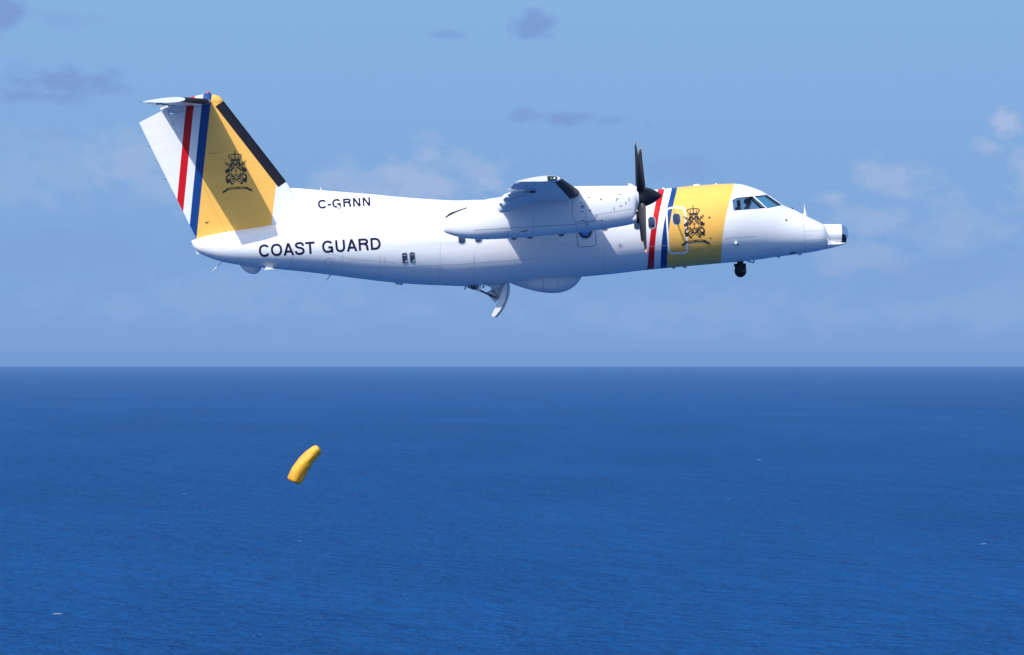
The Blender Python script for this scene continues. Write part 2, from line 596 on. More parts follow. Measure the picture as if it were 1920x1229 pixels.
def inside(p, poly):
    s = None
    for i in range(len(poly)):
        a, b = poly[i], poly[(i + 1) % len(poly)]
        c = (b[0] - a[0]) * (p[1] - a[1]) - (b[1] - a[1]) * (p[0] - a[0])
        if abs(c) < 1e-9:
            continue
        if s is None:
            s = c > 0
        elif (c > 0) != s:
            return False
    return True


pane_data = []
for poly, kind in ((side_xz, 'side'), (front_xz, 'front')):
    for i in range(len(poly)):
        a, b = poly[i], poly[(i + 1) % len(poly)]
        lo = min(p[0] for p in poly) - 0.06, min(p[1] for p in poly) - 0.06
        hi = max(p[0] for p in poly) + 0.06, max(p[1] for p in poly) + 0.06
        gf = [f for f in bm.faces if any(lo[0] < v.co.x < hi[0] and lo[1] < v.co.z < hi[1] for v in f.verts)]
        ge = list({e for f in gf for e in f.edges})
        gv = list({v for f in gf for v in f.verts})
        bmesh.ops.bisect_plane(bm, geom=gf + ge + gv, plane_co=(a[0], 0, a[1]), plane_no=Vector((b[1] - a[1], 0, -(b[0] - a[0]))).normalized(), dist=1e-5)
    gone = []
    for f in bm.faces:
        c = f.calc_center_median()
        if lo[0] < c.x < hi[0] and lo[1] < c.z < hi[1] and inside((c.x, c.z), poly):
            gone.append(f)
    for s in (-1, 1):
        fs = [f for f in gone if f.calc_center_median().y * s > 0]
        idx, V, Fs = {}, [], []
        for f in fs:
            q = []
            for v in f.verts:
                if v.index not in idx or v.index == -1:
                    pass
                key = v
                if key not in idx:
                    idx[key] = len(V)
                    V.append(v.co - v.normal * 0.018)
                q.append(idx[key])
            Fs.append(tuple(q))
        pane_data.append((kind, s, V, Fs))
    bmesh.ops.delete(bm, geom=gone, context='FACES')
bm.normal_update()
# lining inside the cockpit: the same skin set 5 cm in
XA, XB = L(1364, 400).x, L(1500, 430).x
lv, lf, li = [], [], {}
for f in bm.faces:
    c = f.calc_center_median()
    if XA < c.x < XB:
        q = []
        for v in f.verts:
            if v not in li:
                li[v] = len(lv)
                lv.append(v.co - v.normal * 0.05)
            q.append(li[v])
        lf.append(tuple(reversed(q)))
me = bpy.data.meshes.new('fuselage')
bm.to_mesh(me)
bm.free()
me.shade_smooth()
me.materials.append(M_fus)
FUS = bpy.data.objects.new('fuselage', me)
COL.objects.link(FUS)
FUS.parent = AC
obj('cockpit_lining', lv, lf, M_inside, FUS)
# bulkhead and glareshield
rb = section(XA + 0.02)
cz = sum(p.z for p in rb) / len(rb)
obj('bulkhead', [Vector((p.x, p.y * .95, cz + (p.z - cz) * .95)) for p in rb], [tuple(range(len(rb)))], M_inside, FUS, smooth=False)
gp = L(1437, 392)
v, f = box((gp.x + 0.08, 0, gp.z - 0.10), (0.55, 1.5, 0.16), Matrix.Rotation(R(18), 3, 'Y'))
obj('glareshield', v, f, M_inside, FUS, smooth=False)
for kind, s, V, Fs in pane_data:
    wn = obj('cockpit_window', V, Fs, M_glass if kind == 'side' else M_glass_front, FUS)


# --- marks and lines laid on a surface, given at photo positions
def resample(pts, step=2.5, closed=False):
    pts = [Vector((a, b)) for a, b in pts]
    if closed:
        pts.append(pts[0].copy())
    out = [pts[0]]
    for a, b in zip(pts, pts[1:]):
        k = max(1, int((b - a).length / step))
        out += [a.lerp(b, (i + 1) / k) for i in range(k)]
    if closed:
        out.pop()
    return out


def stroke(pts, width, closed=False, step=2.5):
    p = resample(pts, step, closed)
    n_ = len(p)
    V, Fs = [], []
    for i in range(n_):
        a = p[(i - 1) % n_] if (closed or i > 0) else p[i]
        b = p[(i + 1) % n_] if (closed or i < n_ - 1) else p[i]
        d1 = (p[i] - a).normalized() if (p[i] - a).length > 1e-9 else (b - p[i]).normalized()
        d2 = (b - p[i]).normalized() if (b - p[i]).length > 1e-9 else d1
        t = (d1 + d2)
        t = t.normalized() if t.length > 1e-6 else d1
        nrm = Vector((-t.y, t.x))
        k = 1 / max(0.55, abs(nrm.dot(Vector((-d1.y, d1.x)))))
        V += [p[i] + nrm * width / 2 * k, p[i] - nrm * width / 2 * k]
    for i in range(n_ if closed else n_ - 1):
        j = (i + 1) % n_
        Fs.append((2 * i, 2 * i + 1, 2 * j + 1, 2 * j))
    return V, Fs


def fill(poly, rings=4, step=2.5):
    p = resample(poly, step, True)
    c = sum(p, Vector((0, 0))) / len(p)
    V = [c]
    Fs = []
    n_ = len(p)
    for r in range(1, rings + 1):
        V += [c.lerp(q, r / rings) for q in p]
    for i in range(n_):
        Fs.append((0, 1 + i, 1 + (i + 1) % n_))
    for r in range(rings - 1):
        a, b = 1 + r * n_, 1 + (r + 1) * n_
        for i in range(n_):
            j = (i + 1) % n_
            Fs.append((a + i, b + i, b + j, a + j))
    return V, Fs


def rrect(cx, cy, w_, h_, r, rot=0.0, k=5):
    out = []
    for sx, sy, a0 in ((1, 1, 0), (-1, 1, 90), (-1, -1, 180), (1, -1, 270)):
        for i in range(k + 1):
            a = R(a0 + 90 * i / k)
            out.append((sx * (w_ / 2 - r) + r * math.cos(a), sy * (h_ / 2 - r) + r * math.sin(a)))
    c, s = math.cos(R(rot)), math.sin(R(rot))
    return [(cx + x * c - y * s, cy + x * s + y * c) for x, y in out]


def circ(cx, cy, r, k=20, a0=0, a1=360, ry=None):
    full = abs(a1 - a0) >= 360
    return [(cx + r * math.cos(R(a0 + (a1 - a0) * i / (k if full else k - 1))), cy + (ry or r) * math.sin(R(a0 + (a1 - a0) * i / (k if full else k - 1)))) for i in range(k)]


def face_out(o):
    """Turn the faces of a surface mark to the outside."""
    bm = bmesh.new()
    bm.from_mesh(o.data)
    bm.normal_update()
    rev = [f for f in bm.faces if f.normal.dot(CAML - f.calc_center_median()) < 0]
    bmesh.ops.reverse_faces(bm, faces=rev)
    bm.to_mesh(o.data)
    bm.free()
    return o


def mark(name, shapes, m, parent, bvh, off=0.004, label=None):
    V, Fs = join(*shapes)
    pts = [hit(bvh, p[0], p[1], off) for p in V]
    return face_out(obj(name, pts, Fs, m, parent, smooth=True, label=label))


def marks(name, shapes, m, parent, bvh, off=0.004):
    """Each shape an object of its own."""
    for s in shapes:
        mark(name, [s], m, parent, bvh, off)


def text2d(s, p0, p1, height, bold=0.018, spacing=1.0, step=2.0, lean=None):
    """Lettering as flat shapes: baseline from p0 to p1 (photo positions), cap height in px."""
    cu = bpy.data.curves.new('lettering', 'FONT')
    cu.body = s
    cu.offset = bold
    cu.resolution_u = 4
    cu.space_character = spacing
    o = bpy.data.objects.new('lettering', cu)
    COL.objects.link(o)
    dg = bpy.context.evaluated_depsgraph_get()
    me = bpy.data.meshes.new_from_object(o.evaluated_get(dg))
    bpy.data.objects.remove(o)
    bpy.data.curves.remove(cu)
    b = bmesh.new()
    b.from_mesh(me)
    bpy.data.meshes.remove(me)
    X = [v.co.x for v in b.verts]
    Y = [v.co.y for v in b.verts]
    x0_, x1_, y0_, y1_ = min(X), max(X), min(Y), max(Y)
    p0, p1 = Vector(p0), Vector(p1)
    wpx = (p1 - p0).length
    k = 8 if height > 10 else 2
    for i in range(1, k):
        bmesh.ops.bisect_plane(b, geom=b.verts[:] + b.edges[:] + b.faces[:], plane_co=(0, y0_ + (y1_ - y0_) * i / k, 0), plane_no=(0, 1, 0))
    u = (p1 - p0).normalized()
    up = Vector((u.y, -u.x)) if lean is None else Vector(lean)
    b.verts.index_update()
    V = [p0 + u * ((v.co.x - x0_) / (x1_ - x0_) * wpx) + up * ((v.co.y - y0_) / (y1_ - y0_) * height) for v in b.verts]
    Fs = [tuple(v.index for v in f.verts) for f in b.faces]
    b.free()
    return V, Fs


LEAN = (-math.sin(R(4)), -math.cos(R(4)))


def smooth_path(pts, k=5):
    out = []
    n_ = len(pts)
    for i in range(n_ - 1):
        p0, p1, p2, p3 = (Vector(pts[max(0, min(n_ - 1, i + q))]) for q in (-1, 0, 1, 2))
        for j in range(k):
            t = j / k
            out.append(0.5 * ((2 * p1) + (p2 - p0) * t + (2 * p0 - 5 * p1 + 4 * p2 - p3) * t * t + (3 * p1 - p0 - 3 * p2 + p3) * t ** 3))
    return [tuple(q) for q in out] + [tuple(pts[-1])]


def earc(cx, cy, rx, ry, a0, a1, k=28, e=2.25):
    out = []
    for i in range(k + 1):
        a = R(a0 + (a1 - a0) * i / k)
        c, s = math.cos(a), math.sin(a)
        out.append((cx + rx * math.copysign(abs(c) ** (2 / e), c), cy + ry * math.copysign(abs(s) ** (2 / e), s)))
    return out


ADV = {'C': 1.003, 'O': 1.08, 'A': .926, 'S': .926, 'T': .849, ' ': .52, 'G': 1.08, 'U': 1.003, 'R': 1.003, 'D': 1.003, 'N': 1.003, '-': .463}


def glyph(ch, w_):
    """Grotesque capitals, cap height 1: thick lines and slanted bars (x at foot, x at head, width)."""
    h = w_ / 2
    ry = .515 - h
    if ch == 'O':
        return [('loop', earc(.54, .5, .475 - h, ry, 0, 360)[:-1])], []
    if ch == 'C':
        return [('line', earc(.53, .5, .465 - h, ry, 36, 324))], []
    if ch == 'G':
        return [('line', earc(.535, .5, .475 - h, ry, 36, 318)), ('line', [(.575, .44), (.975 - h, .44)]), ('line', [(.965 - h, .5), (.965 - h, .0)])], []
    if ch == 'A':
        return [('line', [(.19, .30), (.735, .30)])], [(.02, .365, w_ * 1.08), (.906 - w_ * 1.08, .561 - w_ * 1.08, w_ * 1.08)]
    if ch == 'S':
        return [('line', smooth_path([(.775, .70), (.755, .80), (.67, .905), (.47, .945), (.27, .905), (.185, .775), (.235, .65), (.40, .57), (.57, .525), (.73, .44),
                                      (.785, .275), (.70, .12), (.48, .053), (.25, .09), (.155, .20), (.135, .315)]))], []
    if ch == 'T':
        return [('line', [(.025, 1 - h), (.825, 1 - h)]), ('line', [(.425, 1 - w_ * .9), (.425, 0)])], []
    if ch == 'U':
        return [('line', [(.10 + h, 1), (.10 + h, .42)] + earc(.5, .40, .40 - h, .415 - h, 180, 360, 20) + [(.90 - h, .42), (.90 - h, 1)])], []
    if ch == 'R':
        return [('line', [(.11 + h, 0), (.11 + h, 1)]), ('line', [(.11 + w_ * .8, 1 - h), (.55, 1 - h)] + earc(.58, .735, .345 - h, .265 - h, 90, -90, 16, 2.1) + [(.55, .47 + h), (.11 + w_ * .8, .47 + h)]),
                ('line', smooth_path([(.60, .515), (.74, .46), (.80, .34), (.815, .16), (.86, 0)]))], []
    if ch == 'D':
        return [('line', [(.11 + h, 0), (.11 + h, 1)]), ('line', [(.11 + w_ * .8, 1 - h), (.45, 1 - h)] + earc(.46, .5, .49 - h, .5 - h, 90, -90, 24, 2.2) + [(.45, h), (.11 + w_ * .8, h)])], []
    if ch == 'N':
        return [('line', [(.10 + h, 0), (.10 + h, 1)]), ('line', [(.90 - h, 0), (.90 - h, 1)])], [(.90 - w_ * 1.12, .10, w_ * 1.12)]
    if ch == '-':
        return [('line', [(.05, .39), (.415, .39)])], []
    return [], []


def lettering(text, p0, p1, height, weight, parent):
    p0, p1 = Vector(p0), Vector(p1)
    total = sum(ADV[c] for c in text)
    kx = (p1 - p0).length / total
    u, up = (p1 - p0).normalized(), Vector(LEAN)
    pen = 0.0
    for chx in text:
        lines, bars = glyph(chx, weight)
        shapes = []

        def T(x, y):
            return p0 + u * ((pen + x) * kx) + up * (y * height)
        for kind, pts in lines:
            shapes.append(stroke([tuple(T(*q)) for q in pts], weight * height, kind == 'loop', step=1.6))
        for xf, xh, bw in bars:
            V, Fs = [], []
            for i in range(13):
                t = i / 12
                x = xf + (xh - xf) * t
                V += [T(x, t), T(x + bw, t)]
            Fs = [(2 * i, 2 * i + 1, 2 * i + 3, 2 * i + 2) for i in range(12)]
            shapes.append((V, Fs))
        if shapes:
            # overlapping strokes of one letter are set a hair apart so that no two faces share a plane
            V, Fs = [], []
            pts = []
            for k, (v_, f_) in enumerate(shapes):
                o_ = len(pts)
                pts += [hit(BV_F, q[0], q[1], 0.004 + 0.0015 * k) for q in v_]
                Fs += [tuple(i + o_ for i in q) for q in f_]
            o = obj('letter', pts, Fs, M_ink, parent)
            face_out(o)
        pen += ADV[chx]


lettering('COAST GUARD', (484.8, 482.2), (715.6, 468.0), 22.6, 0.18, FUS)
lettering('C-GRNN', (595.4, 391.8), (696.8, 386.2), 16.2, 0.205, FUS)


# --- crest: crown, ring with anchor, supporters, banner with motto
def crest(cx, cy, s, bvh, parent, off=0.010, turn=-4.0):
    c, sn = math.cos(R(turn)), math.sin(R(turn))

    def T(pts):
        return [(cx + s * (x * c - y * sn), cy + s * (x * sn + y * c)) for x, y in pts]
    P = []

    def st(pts, w_, closed=False):
        P.append(stroke(T(pts), w_ * s * 1.25, closed, step=1.2))

    def fl(pts):
        P.append(fill(T(pts), 2, 2.0))
    # crown
    st([(-8.5, -22), (8.5, -22)], 2.0)
    st([(-8.2, -24.3), (8.2, -24.3)], 0.9)
    st([(-8.5, -24), (-12, -30), (-9.5, -32.2), (-5, -33), (0, -32.5), (5, -33), (9.5, -32.2), (12, -30), (8.5, -24)], 1.3)
    st([(0, -24.5), (0, -33)], 1.2)
    st([(-5.5, -25), (-6, -28.5)], 1.1)
    st([(5.5, -25), (6, -28.5)], 1.1)
    fl(circ(-6, -29, 1.1, 8))
    fl(circ(6, -29, 1.1, 8))
    fl(circ(0, -28.5, 1.2, 8))
    fl(circ(0, -34.2, 1.2, 8))
    st([(0, -39), (0, -35)], 0.9)
    st([(-1.5, -37.4), (1.5, -37.4)], 0.9)
    for k in range(-3, 4):
        fl(circ(k * 2.6, -20.2, 0.8, 6))
    # ring with four gaps
    for a in (0, 90, 180, 270):
        st(circ(0, 0, 9.2, 14, a + 10, a + 80), 2.2)
    st(circ(0, 0, 12.6, 32), 1.3, True)
    for a in (200, 240, 300, 340):
        fl(circ(15.2 * math.cos(R(a)), 15.2 * math.sin(R(a)), 2.0, 8))
    # anchor and studs inside the ring
    st([(0, -6.5), (0, 6)], 1.0)
    st([(-2.4, -4), (2.4, -4)], 0.9)
    st(circ(0, 1, 4.6, 10, 25, 155), 1.0)
    for a in (45, 135, 225, 315):
        fl(circ(6.1 * math.cos(R(a)), 6.1 * math.sin(R(a)), 0.55, 6))
    # mantling over the ring
    for sg in (-1, 1):
        st([(0, -13.5), (sg * 4, -16.5), (sg * 8, -15.5), (sg * 11, -12)], 2.0)
        st([(sg * 1, -17), (sg * 5, -18.8), (sg * 9, -17.5)], 1.2)
        st([(sg * 9, -15), (sg * 12, -10), (sg * 13.5, -5), (sg * 13.2, 0)], 1.5)
        # crossed anchors at the shoulders
        st([(sg * 11, -12), (sg * 17, -18)], 1.4)
        st([(sg * 12, -17.5), (sg * 17.5, -13)], 1.2)
        st(circ(sg * 18, -18.4, 1.6, 8), 0.7, True)
        # side blooms
        fl(circ(sg * 17, -3, 2.6, 9, ry=2.0))
        st([(sg * 14, -6), (sg * 19.5, -1.0)], 1.3)
        st([(sg * 14.5, 0), (sg * 19.8, -5)], 1.1)
        st([(sg * 16, -8.5), (sg * 17.5, 2.0)], 1.0)
        # supporters below
        st([(sg * 13, 3), (sg * 17.5, 7), (sg * 18.5, 13)], 2.2)
        fl([(sg * 12.5, 12.5), (sg * 18.8, 10.5), (sg * 18.6, 19), (sg * 15, 19.4), (sg * 13, 17.5)])
        st([(sg * 10.5, 10), (sg * 13, 13.5), (sg * 9.5, 19), (sg * 6.5, 21.5)], 1.8)
        fl([(sg * 5, 20), (sg * 12, 18.5), (sg * 9, 23)])
        st([(sg * 1.5, 15.5), (sg * 4.5, 17.5), (sg * 10, 13)], 1.0)
        st([(sg * 2, 12), (sg * 7, 12.8)], 1.8)
    fl([(-2.5, 12), (2.5, 12), (0, 16)])
    # banner
    up_ = [(-17, 27.5), (-9, 26.6), (0, 26.4), (9, 26.6), (17, 27.5)]
    lo_ = [(17, 31.2), (9, 30.4), (0, 30.2), (-9, 30.4), (-17, 31.2)]
    P.append(stroke(T([(-18, 29.6), (-9, 28.6), (0, 28.3), (9, 28.6), (18, 29.6)]), 4.1 * s, step=2))
    for sg in (-1, 1):
        P.append(stroke(T([(sg * 17, 29.0), (sg * 21, 32.4), (sg * 25, 34.0)]), 3.4 * s, step=1.5))
        fl([(sg * 24.5, 32.2), (sg * 28, 33.4), (sg * 25.8, 34.4), (sg * 27.6, 37.5), (sg * 24.2, 35.6)])
    o = mark('crest', P, M_crest, parent, bvh, off)
    # motto on the banner
    base = T([(-15.5, 30.0), (-1.0, 29.4), (2.0, 29.4), (15.5, 30.0)])
    mt = [text2d('SAMEN', base[0], base[1], 2.6 * s, 0.02), text2d('STERK', base[2], base[3], 2.6 * s, 0.02)]
    marks('motto', mt, M_banner, o, bvh, off + 0.004)
    return o


# --- door, windows, access panels
door_poly = smooth_path([(1249.7, 400), (1250.6, 394), (1255, 391.2), (1263, 389.6), (1277, 390), (1281.6, 391.8), (1283.8, 397.5), (1286.4, 430), (1289, 466), (1287.6, 472),
             (1283, 474.6), (1261, 475.2), (1256.2, 473), (1254, 466), (1251.6, 432), (1249.7, 400)], 3)[:-1]
DOOR = mark('emergency_door', [fill(door_poly, 8, 3.0)], M_fus, FUS, BV_F, 0.004)
mark('door_outline', [stroke(door_poly, 3.3, True)], M_outline, DOOR, BV_F, 0.0065)


def cabin_window(cx, cy, w_, h_, rot, parent, name='cabin_window', rim=M_grey, pane=M_pane, rad=0.42, pane_strip=None):
    outer = rrect(cx, cy, w_, h_, w_ * rad, rot)
    k = len(resample(outer, 2.0, True))
    rows = []
    for grow, off in ((0.9, 0.002), (0.6, 0.009), (0.0, 0.010), (-0.5, 0.006)):
        rows.append([hit(BV_F, p[0], p[1], off) for p in rrect(cx, cy, w_ + 2 * grow, h_ + 2 * grow, (w_ + 2 * grow) * rad, rot, 6)])
    V, Fs = loft(rows, caps=False)
    o = fix_normals(obj(name, V, Fs, rim, parent))
    mark('pane', [fill(rrect(cx, cy, w_ - 1.0, h_ - 1.0, (w_ - 1.0) * rad, rot), 4, 2.0)], pane, o, BV_F, 0.0075)
    if pane_strip:
        mark('pane_strip', [stroke([(cx - w_ * .42, cy + h_ * pane_strip), (cx + w_ * .42, cy + h_ * pane_strip - 1.0)], h_ * 0.14)], M_black, o, BV_F, 0.009)  # dark strip across the lower part of the pane
    return o


WINS = [(866, 446.5), (897, 444.4), (963, 438.8), (993, 436.4), (1052, 432.2), (1133, 421.8), (1195, 419.6), (1222, 418.2)]
for i, (a, b) in enumerate(WINS):
    cabin_window(a, b, 13.0, 22.5, -3.5, FUS, pane_strip=0.26 if a == 1222 else None)
cabin_window(1268.5, 411.2, 14.5, 21.0, -4, DOOR, name='door_window')
for a, b in ((759, 484.3), (773.2, 483.2)):
    o = cabin_window(a, b, 9.6, 19.5, -3.5, FUS, rad=0.3)
    mark('pane_strip', [stroke([(a - 3.6, b - 5.2), (a + 3.6, b - 5.6)], 1.2)], M_grey, o, BV_F, 0.010)  # grey strip near the top of the pane
    mark('pane_strip', [stroke([(a + 0.6, b + 6.2), (a + 4.0, b + 5.0)], 2.0)], M_outline, o, BV_F, 0.010)  # short white strip low on the pane

# bubble window in its exit panel
mark('exit_panel', [fill(rrect(1099, 436, 35, 54, 7, -4), 6, 3)], M_white, FUS, BV_F, 0.003)
mark('panel_seam', [stroke(rrect(1099, 436, 35, 54, 7, -4), 1.5, True)], M_seam, FUS, BV_F, 0.006)
mark('bubble_frame', [fill(circ(1097.5, 435, 14.5), 5)], M_grey, FUS, BV_F, 0.007)
mark('gasket', [fill(circ(1097.5, 435, 11.5), 4)], M_black, FUS, BV_F, 0.011)
bc = hit(BV_F, 1097.5, 435, -0.04)
v, f = sphere(bc, 0.15, 20, 12, (1, 1.1, 1))
obj('bubble_window', v, f, M_lensblue, FUS)

crest(1301.8, 424.0, 0.98, BV_F, FUS)

# small dots, lights and access rings
mark('sensor_port', [fill(circ(1330, 408.2, 1.9, 12), 2)], M_dark, FUS, BV_F, 0.005)
mark('sensor_port', [fill(circ(1332.5, 447, 1.5, 12), 2)], M_dark, FUS, BV_F, 0.005)
mark('sensor_port', [fill(circ(1474.3, 413.2, 1.9, 12), 2)], M_dark, FUS, BV_F, 0.005)
mark('sensor_port', [fill(circ(1163, 460.8, 1.5, 12), 2)], M_dark, FUS, BV_F, 0.005)
mark('access_panel', [stroke(circ(1163, 460.8, 4.0), 0.9, True)], M_faint, FUS, BV_F, 0.004)
mark('access_panel', [stroke(circ(617, 491.5, 7.4), 0.9, True)], M_faint, FUS, BV_F, 0.004)
mark('marking', [stroke([(1481, 475.2), (1486, 473.6)], 2.0), stroke([(1485, 476), (1490, 472.6)], 1.6), stroke([(1489, 474.6), (1493, 473)], 1.8), stroke([(1482.5, 476.4), (1484, 473.2)], 1.2)], M_dark, FUS, BV_F, 0.005)
marks('panel_seam', [stroke([(1503.5, 403), (1509, 440), (1509.5, 476)], 0.7), stroke([(1545, 423), (1548.5, 448), (1549.5, 467)], 1.6),
                    stroke([(1505, 434), (1544, 432.5)], 0.6), stroke([(1509, 452), (1546, 448)], 0.5),
                    stroke([(1360, 447), (1420, 443)], 0.6), stroke([(1216, 463), (1352, 452)], 0.5),
                    stroke([(780, 499), (860, 496), (1000, 485)], 0.7), stroke([(670, 502), (860, 501)], 0.5),
                    stroke([(1160, 472), (1212, 467)], 0.5), stroke([(1422, 470), (1424, 486)], 0.6), stroke([(1452, 466), (1462, 465.5), (1462, 474)], 0.5),
                    stroke([(720, 480), (722, 500), (735, 501)], 0.5), stroke([(555, 440), (545, 500)], 0.5), stroke([(648, 400), (640, 515)], 0.5), stroke([(713, 480), (711, 524)], 0.5), stroke([(826, 455), (824, 532)], 0.5), stroke([(890, 470), (888, 533)], 0.5), stroke([(1130, 450), (1134, 512)], 0.4), stroke([(590, 470), (660, 486), (740, 492)], 0.4)], M_faint, FUS, BV_F, 0.003)
p = hit(BV_F, 1380, 455.5, 0.03)
v, f = sphere(p, 0.045, 12, 8)
obj('nose_light', v, f, M_lens, FUS)
v, f = tube([hit(BV_F, 1382, 458, 0.0), hit(BV_F, 1384, 458, 0.10), hit(BV_F, 1387, 457.6, 0.11)], 0.014, 6)
obj('pitot_probe', v, f, M_dark, FUS)
p = hit(BV_F, 635, 387, 0.0)
v, f = box(p + Vector((0, -0.02, -0.03)), (0.10, 0.06, 0.045), Matrix.Rotation(R(35), 3, 'X'))
obj('antenna_fairing', v, f, M_white, FUS, smooth=False)
p = hit(BV_F, 1554, 458.5, 0.0)
v, f = sphere(p, 0.035, 10, 8)
obj('nose_bolt', v, f, M_lens, FUS)


# --- fin, rudder, tailplane
def airfoil(c, t):
    return 5 * t * (0.2969 * math.sqrt(max(c, 0)) - 0.1260 * c - 0.3516 * c * c + 0.2843 * c ** 3 - 0.1015 * c ** 4) + 0.0015


def foil(secs_, k=16, grow=0.0, move=None, caps=True, camber=0.0):
    """secs_: (LE, chord vector, thickness direction, t, c0, c1). A closed piece of wing between chord fractions."""
    out = []
    for LE, cv, tv, t, c0, c1 in secs_:
        ch = cv.length
        cs = [c0 + (c1 - c0) * (0.5 - 0.5 * math.cos(math.pi * i / k)) if c0 > 0 else c0 + (c1 - c0) * (i / k) ** 1.8 for i in range(k + 1)]
        upper, lower = [], []
        for c in cs:
            h = airfoil(c, t) * ch + grow
            mid = camber * 4 * c * (1 - c) * ch
            base = LE + cv * c
            if grow and c == 0:
                base = base - cv.normalized() * grow
                h = 0.001
            upper.append(base + tv * (mid + h))
            lower.append(base + tv * (mid - h))
        if c0 == 0:
            ring = upper[::-1] + lower[1:]
        else:
            nose = LE + cv * (c0 - 0.015)
            ring = upper[::-1] + [nose + tv * camber * 4 * c0 * (1 - c0) * ch] + lower
        if move:
            ring = [move(q, LE, cv, tv, c0) for q in ring]
        out.append(ring)
    return loft(out, caps)


YV = Vector((0, 1, 0))
fin_LE = [(419, 190), (470, 255.5), (536.5, 341), (560, 374), (583, 407), (604, 437)]
fsec, rsec, bsec = [], [], []
for i, (a, b) in enumerate(fin_LE):
    s = (b - 190) / (437 - 190)
    te = L(260.4 + (368.4 - 260.4) * s, 230.3 + (447.6 - 230.3) * s)
    le = L(a, b)
    cv = te - le
    h = 0.65 + 0.10 * s
    t = 0.125 - 0.01 * s
    fsec.append((le, cv, YV, t, 0.0, h))
    rsec.append((le, cv, YV, t, h + 0.002, 1.0))
    if i == 0:                                   # rudder head rises towards the tailplane
        le2 = L(419, 152)
        rsec.insert(0, (le2, te - le2, YV, t * 0.98, 0.652, 1.0))
    if b < 342:
        bd = (L(a - 14.4, b + 10.2) - le).normalized() * cv.length * 0.79
        bsec.append((le, bd, YV, t / 0.79, 0.0, 0.29 / bd.length))
v, f = foil(fsec, 22)
FIN = fix_normals(obj('fin', v, f, M_fin, AC), 40)
BV_FIN = BVHTree.FromPolygons([tuple(q) for q in v], [q for q in f])
v, f = foil(rsec, 12)
RUD = fix_normals(obj('rudder', v, f, M_fin, AC), 40)
BV_RUD = BVHTree.FromPolygons([tuple(q) for q in v], [q for q in f])
v, f = foil(bsec, 12, grow=0.006)
fix_normals(obj('deicer_boot', v, f, M_black, FIN), 40)
crest(442.6, 323.5, 1.03, BV_FIN, FIN, 0.004)
marks('scuff', [stroke([(386, 419), (391, 416.5)], 2.0), stroke([(385, 417), (388, 420)], 1.4), fill(circ(412.5, 409, 1.2, 8), 1)], M_dark, RUD, BV_RUD, 0.004)
mark('scuff', [stroke([(390, 287), (402, 288.5), (415, 286)], 0.9)], mat('rust_stain', (0.35, 0.17, 0.05), 0.6), FIN, BV_FIN, 0.003)
p = hit(BV_RUD, 325.2, 229.5, 0.02)
v, f = sphere(p, 0.035, 10, 8)
obj('rudder_bolt', v, f, M_lens, RUD)
for a, b in ((283, 274.5), (297.5, 302.5), (314, 337)):
    q = L(a, b)
    v, f = tube([q, q + Vector((-0.13, 0, 0.02))], 0.006, 5)
    obj('static_wick', v, f, M_dark, RUD)

# fairing where the tailplane meets the fin
ft = curve_px([(300, 203), (316, 199), (340, 189.5), (355, 183), (375, 178.8), (391, 175.0), (398, 176.8), (411, 181), (417, 186), (420, 191)])
fb = curve_px([(300, 206), (316, 211), (340, 213), (400, 207), (412, 201), (417, 196), (420, 192)])
fh = pchip([L(a, 195).x for a in (300, 316, 340, 360, 400, 411, 417, 420)], [.02, .1, .16, .17, .145, .115, .07, .015])
secs_ = []
for i in range(40):
    x = L(300.5, 195).x + (L(419.8, 191).x - L(300.5, 195).x) * i / 39
    zt, zb, hh = ft(x), fb(x), fh(x)
    secs_.append([Vector((x, hh * math.sin(a), (zt + zb) / 2 - (zt - zb) / 2 * math.cos(a))) for a in [2 * math.pi * k / 20 for k in range(20)]])
v, f = loft(secs_)
fix_normals(obj('fin_fairing', v, f, M_fin, FIN), 60)
v, f = sphere(L(390.6, 175.4), 0.06, 12, 8)
obj('beacon', v, f, mat('red_lens', (0.45, 0.03, 0.08), 0.2), FIN)

TSPAN = 3.80
tipLE, tipTE = L(347, 186.0, -TSPAN), L(266.5, 191.0, -TSPAN)
rootLE = L(397, 190.0, 0)
tcv = tipTE - tipLE
rcv = tcv.normalized() * (L(397, 190).x - L(297, 190).x)
UP = Vector((0, 0, 1))


def tp_sec(y, c0, c1):
    s = abs(y) / TSPAN
    le = rootLE.lerp(tipLE, s)
    le = Vector((le.x, y, le.z))
    cv = rcv.lerp(tcv, s)
    cv = Vector((cv.x, 0, cv.z))
    t = 0.13 - 0.01 * s
    return (le, cv, UP, t, c0, c1)


def hinge(deg, drop=0.0, aft=0.0):
    c, s = math.cos(R(deg)), math.sin(R(deg))

    def mv(q, LE, cv, tv, c0):
        o_ = LE + cv * c0
        d = q - o_
        a = cv.normalized()
        x, z = d.dot(a), d.dot(tv)
        x, z = x * c + z * s, -x * s + z * c
        rest = d - a * d.dot(a) - tv * d.dot(tv)
        return o_ + a * (x + aft * cv.length) + tv * (z - drop * cv.length) + rest
    return mv


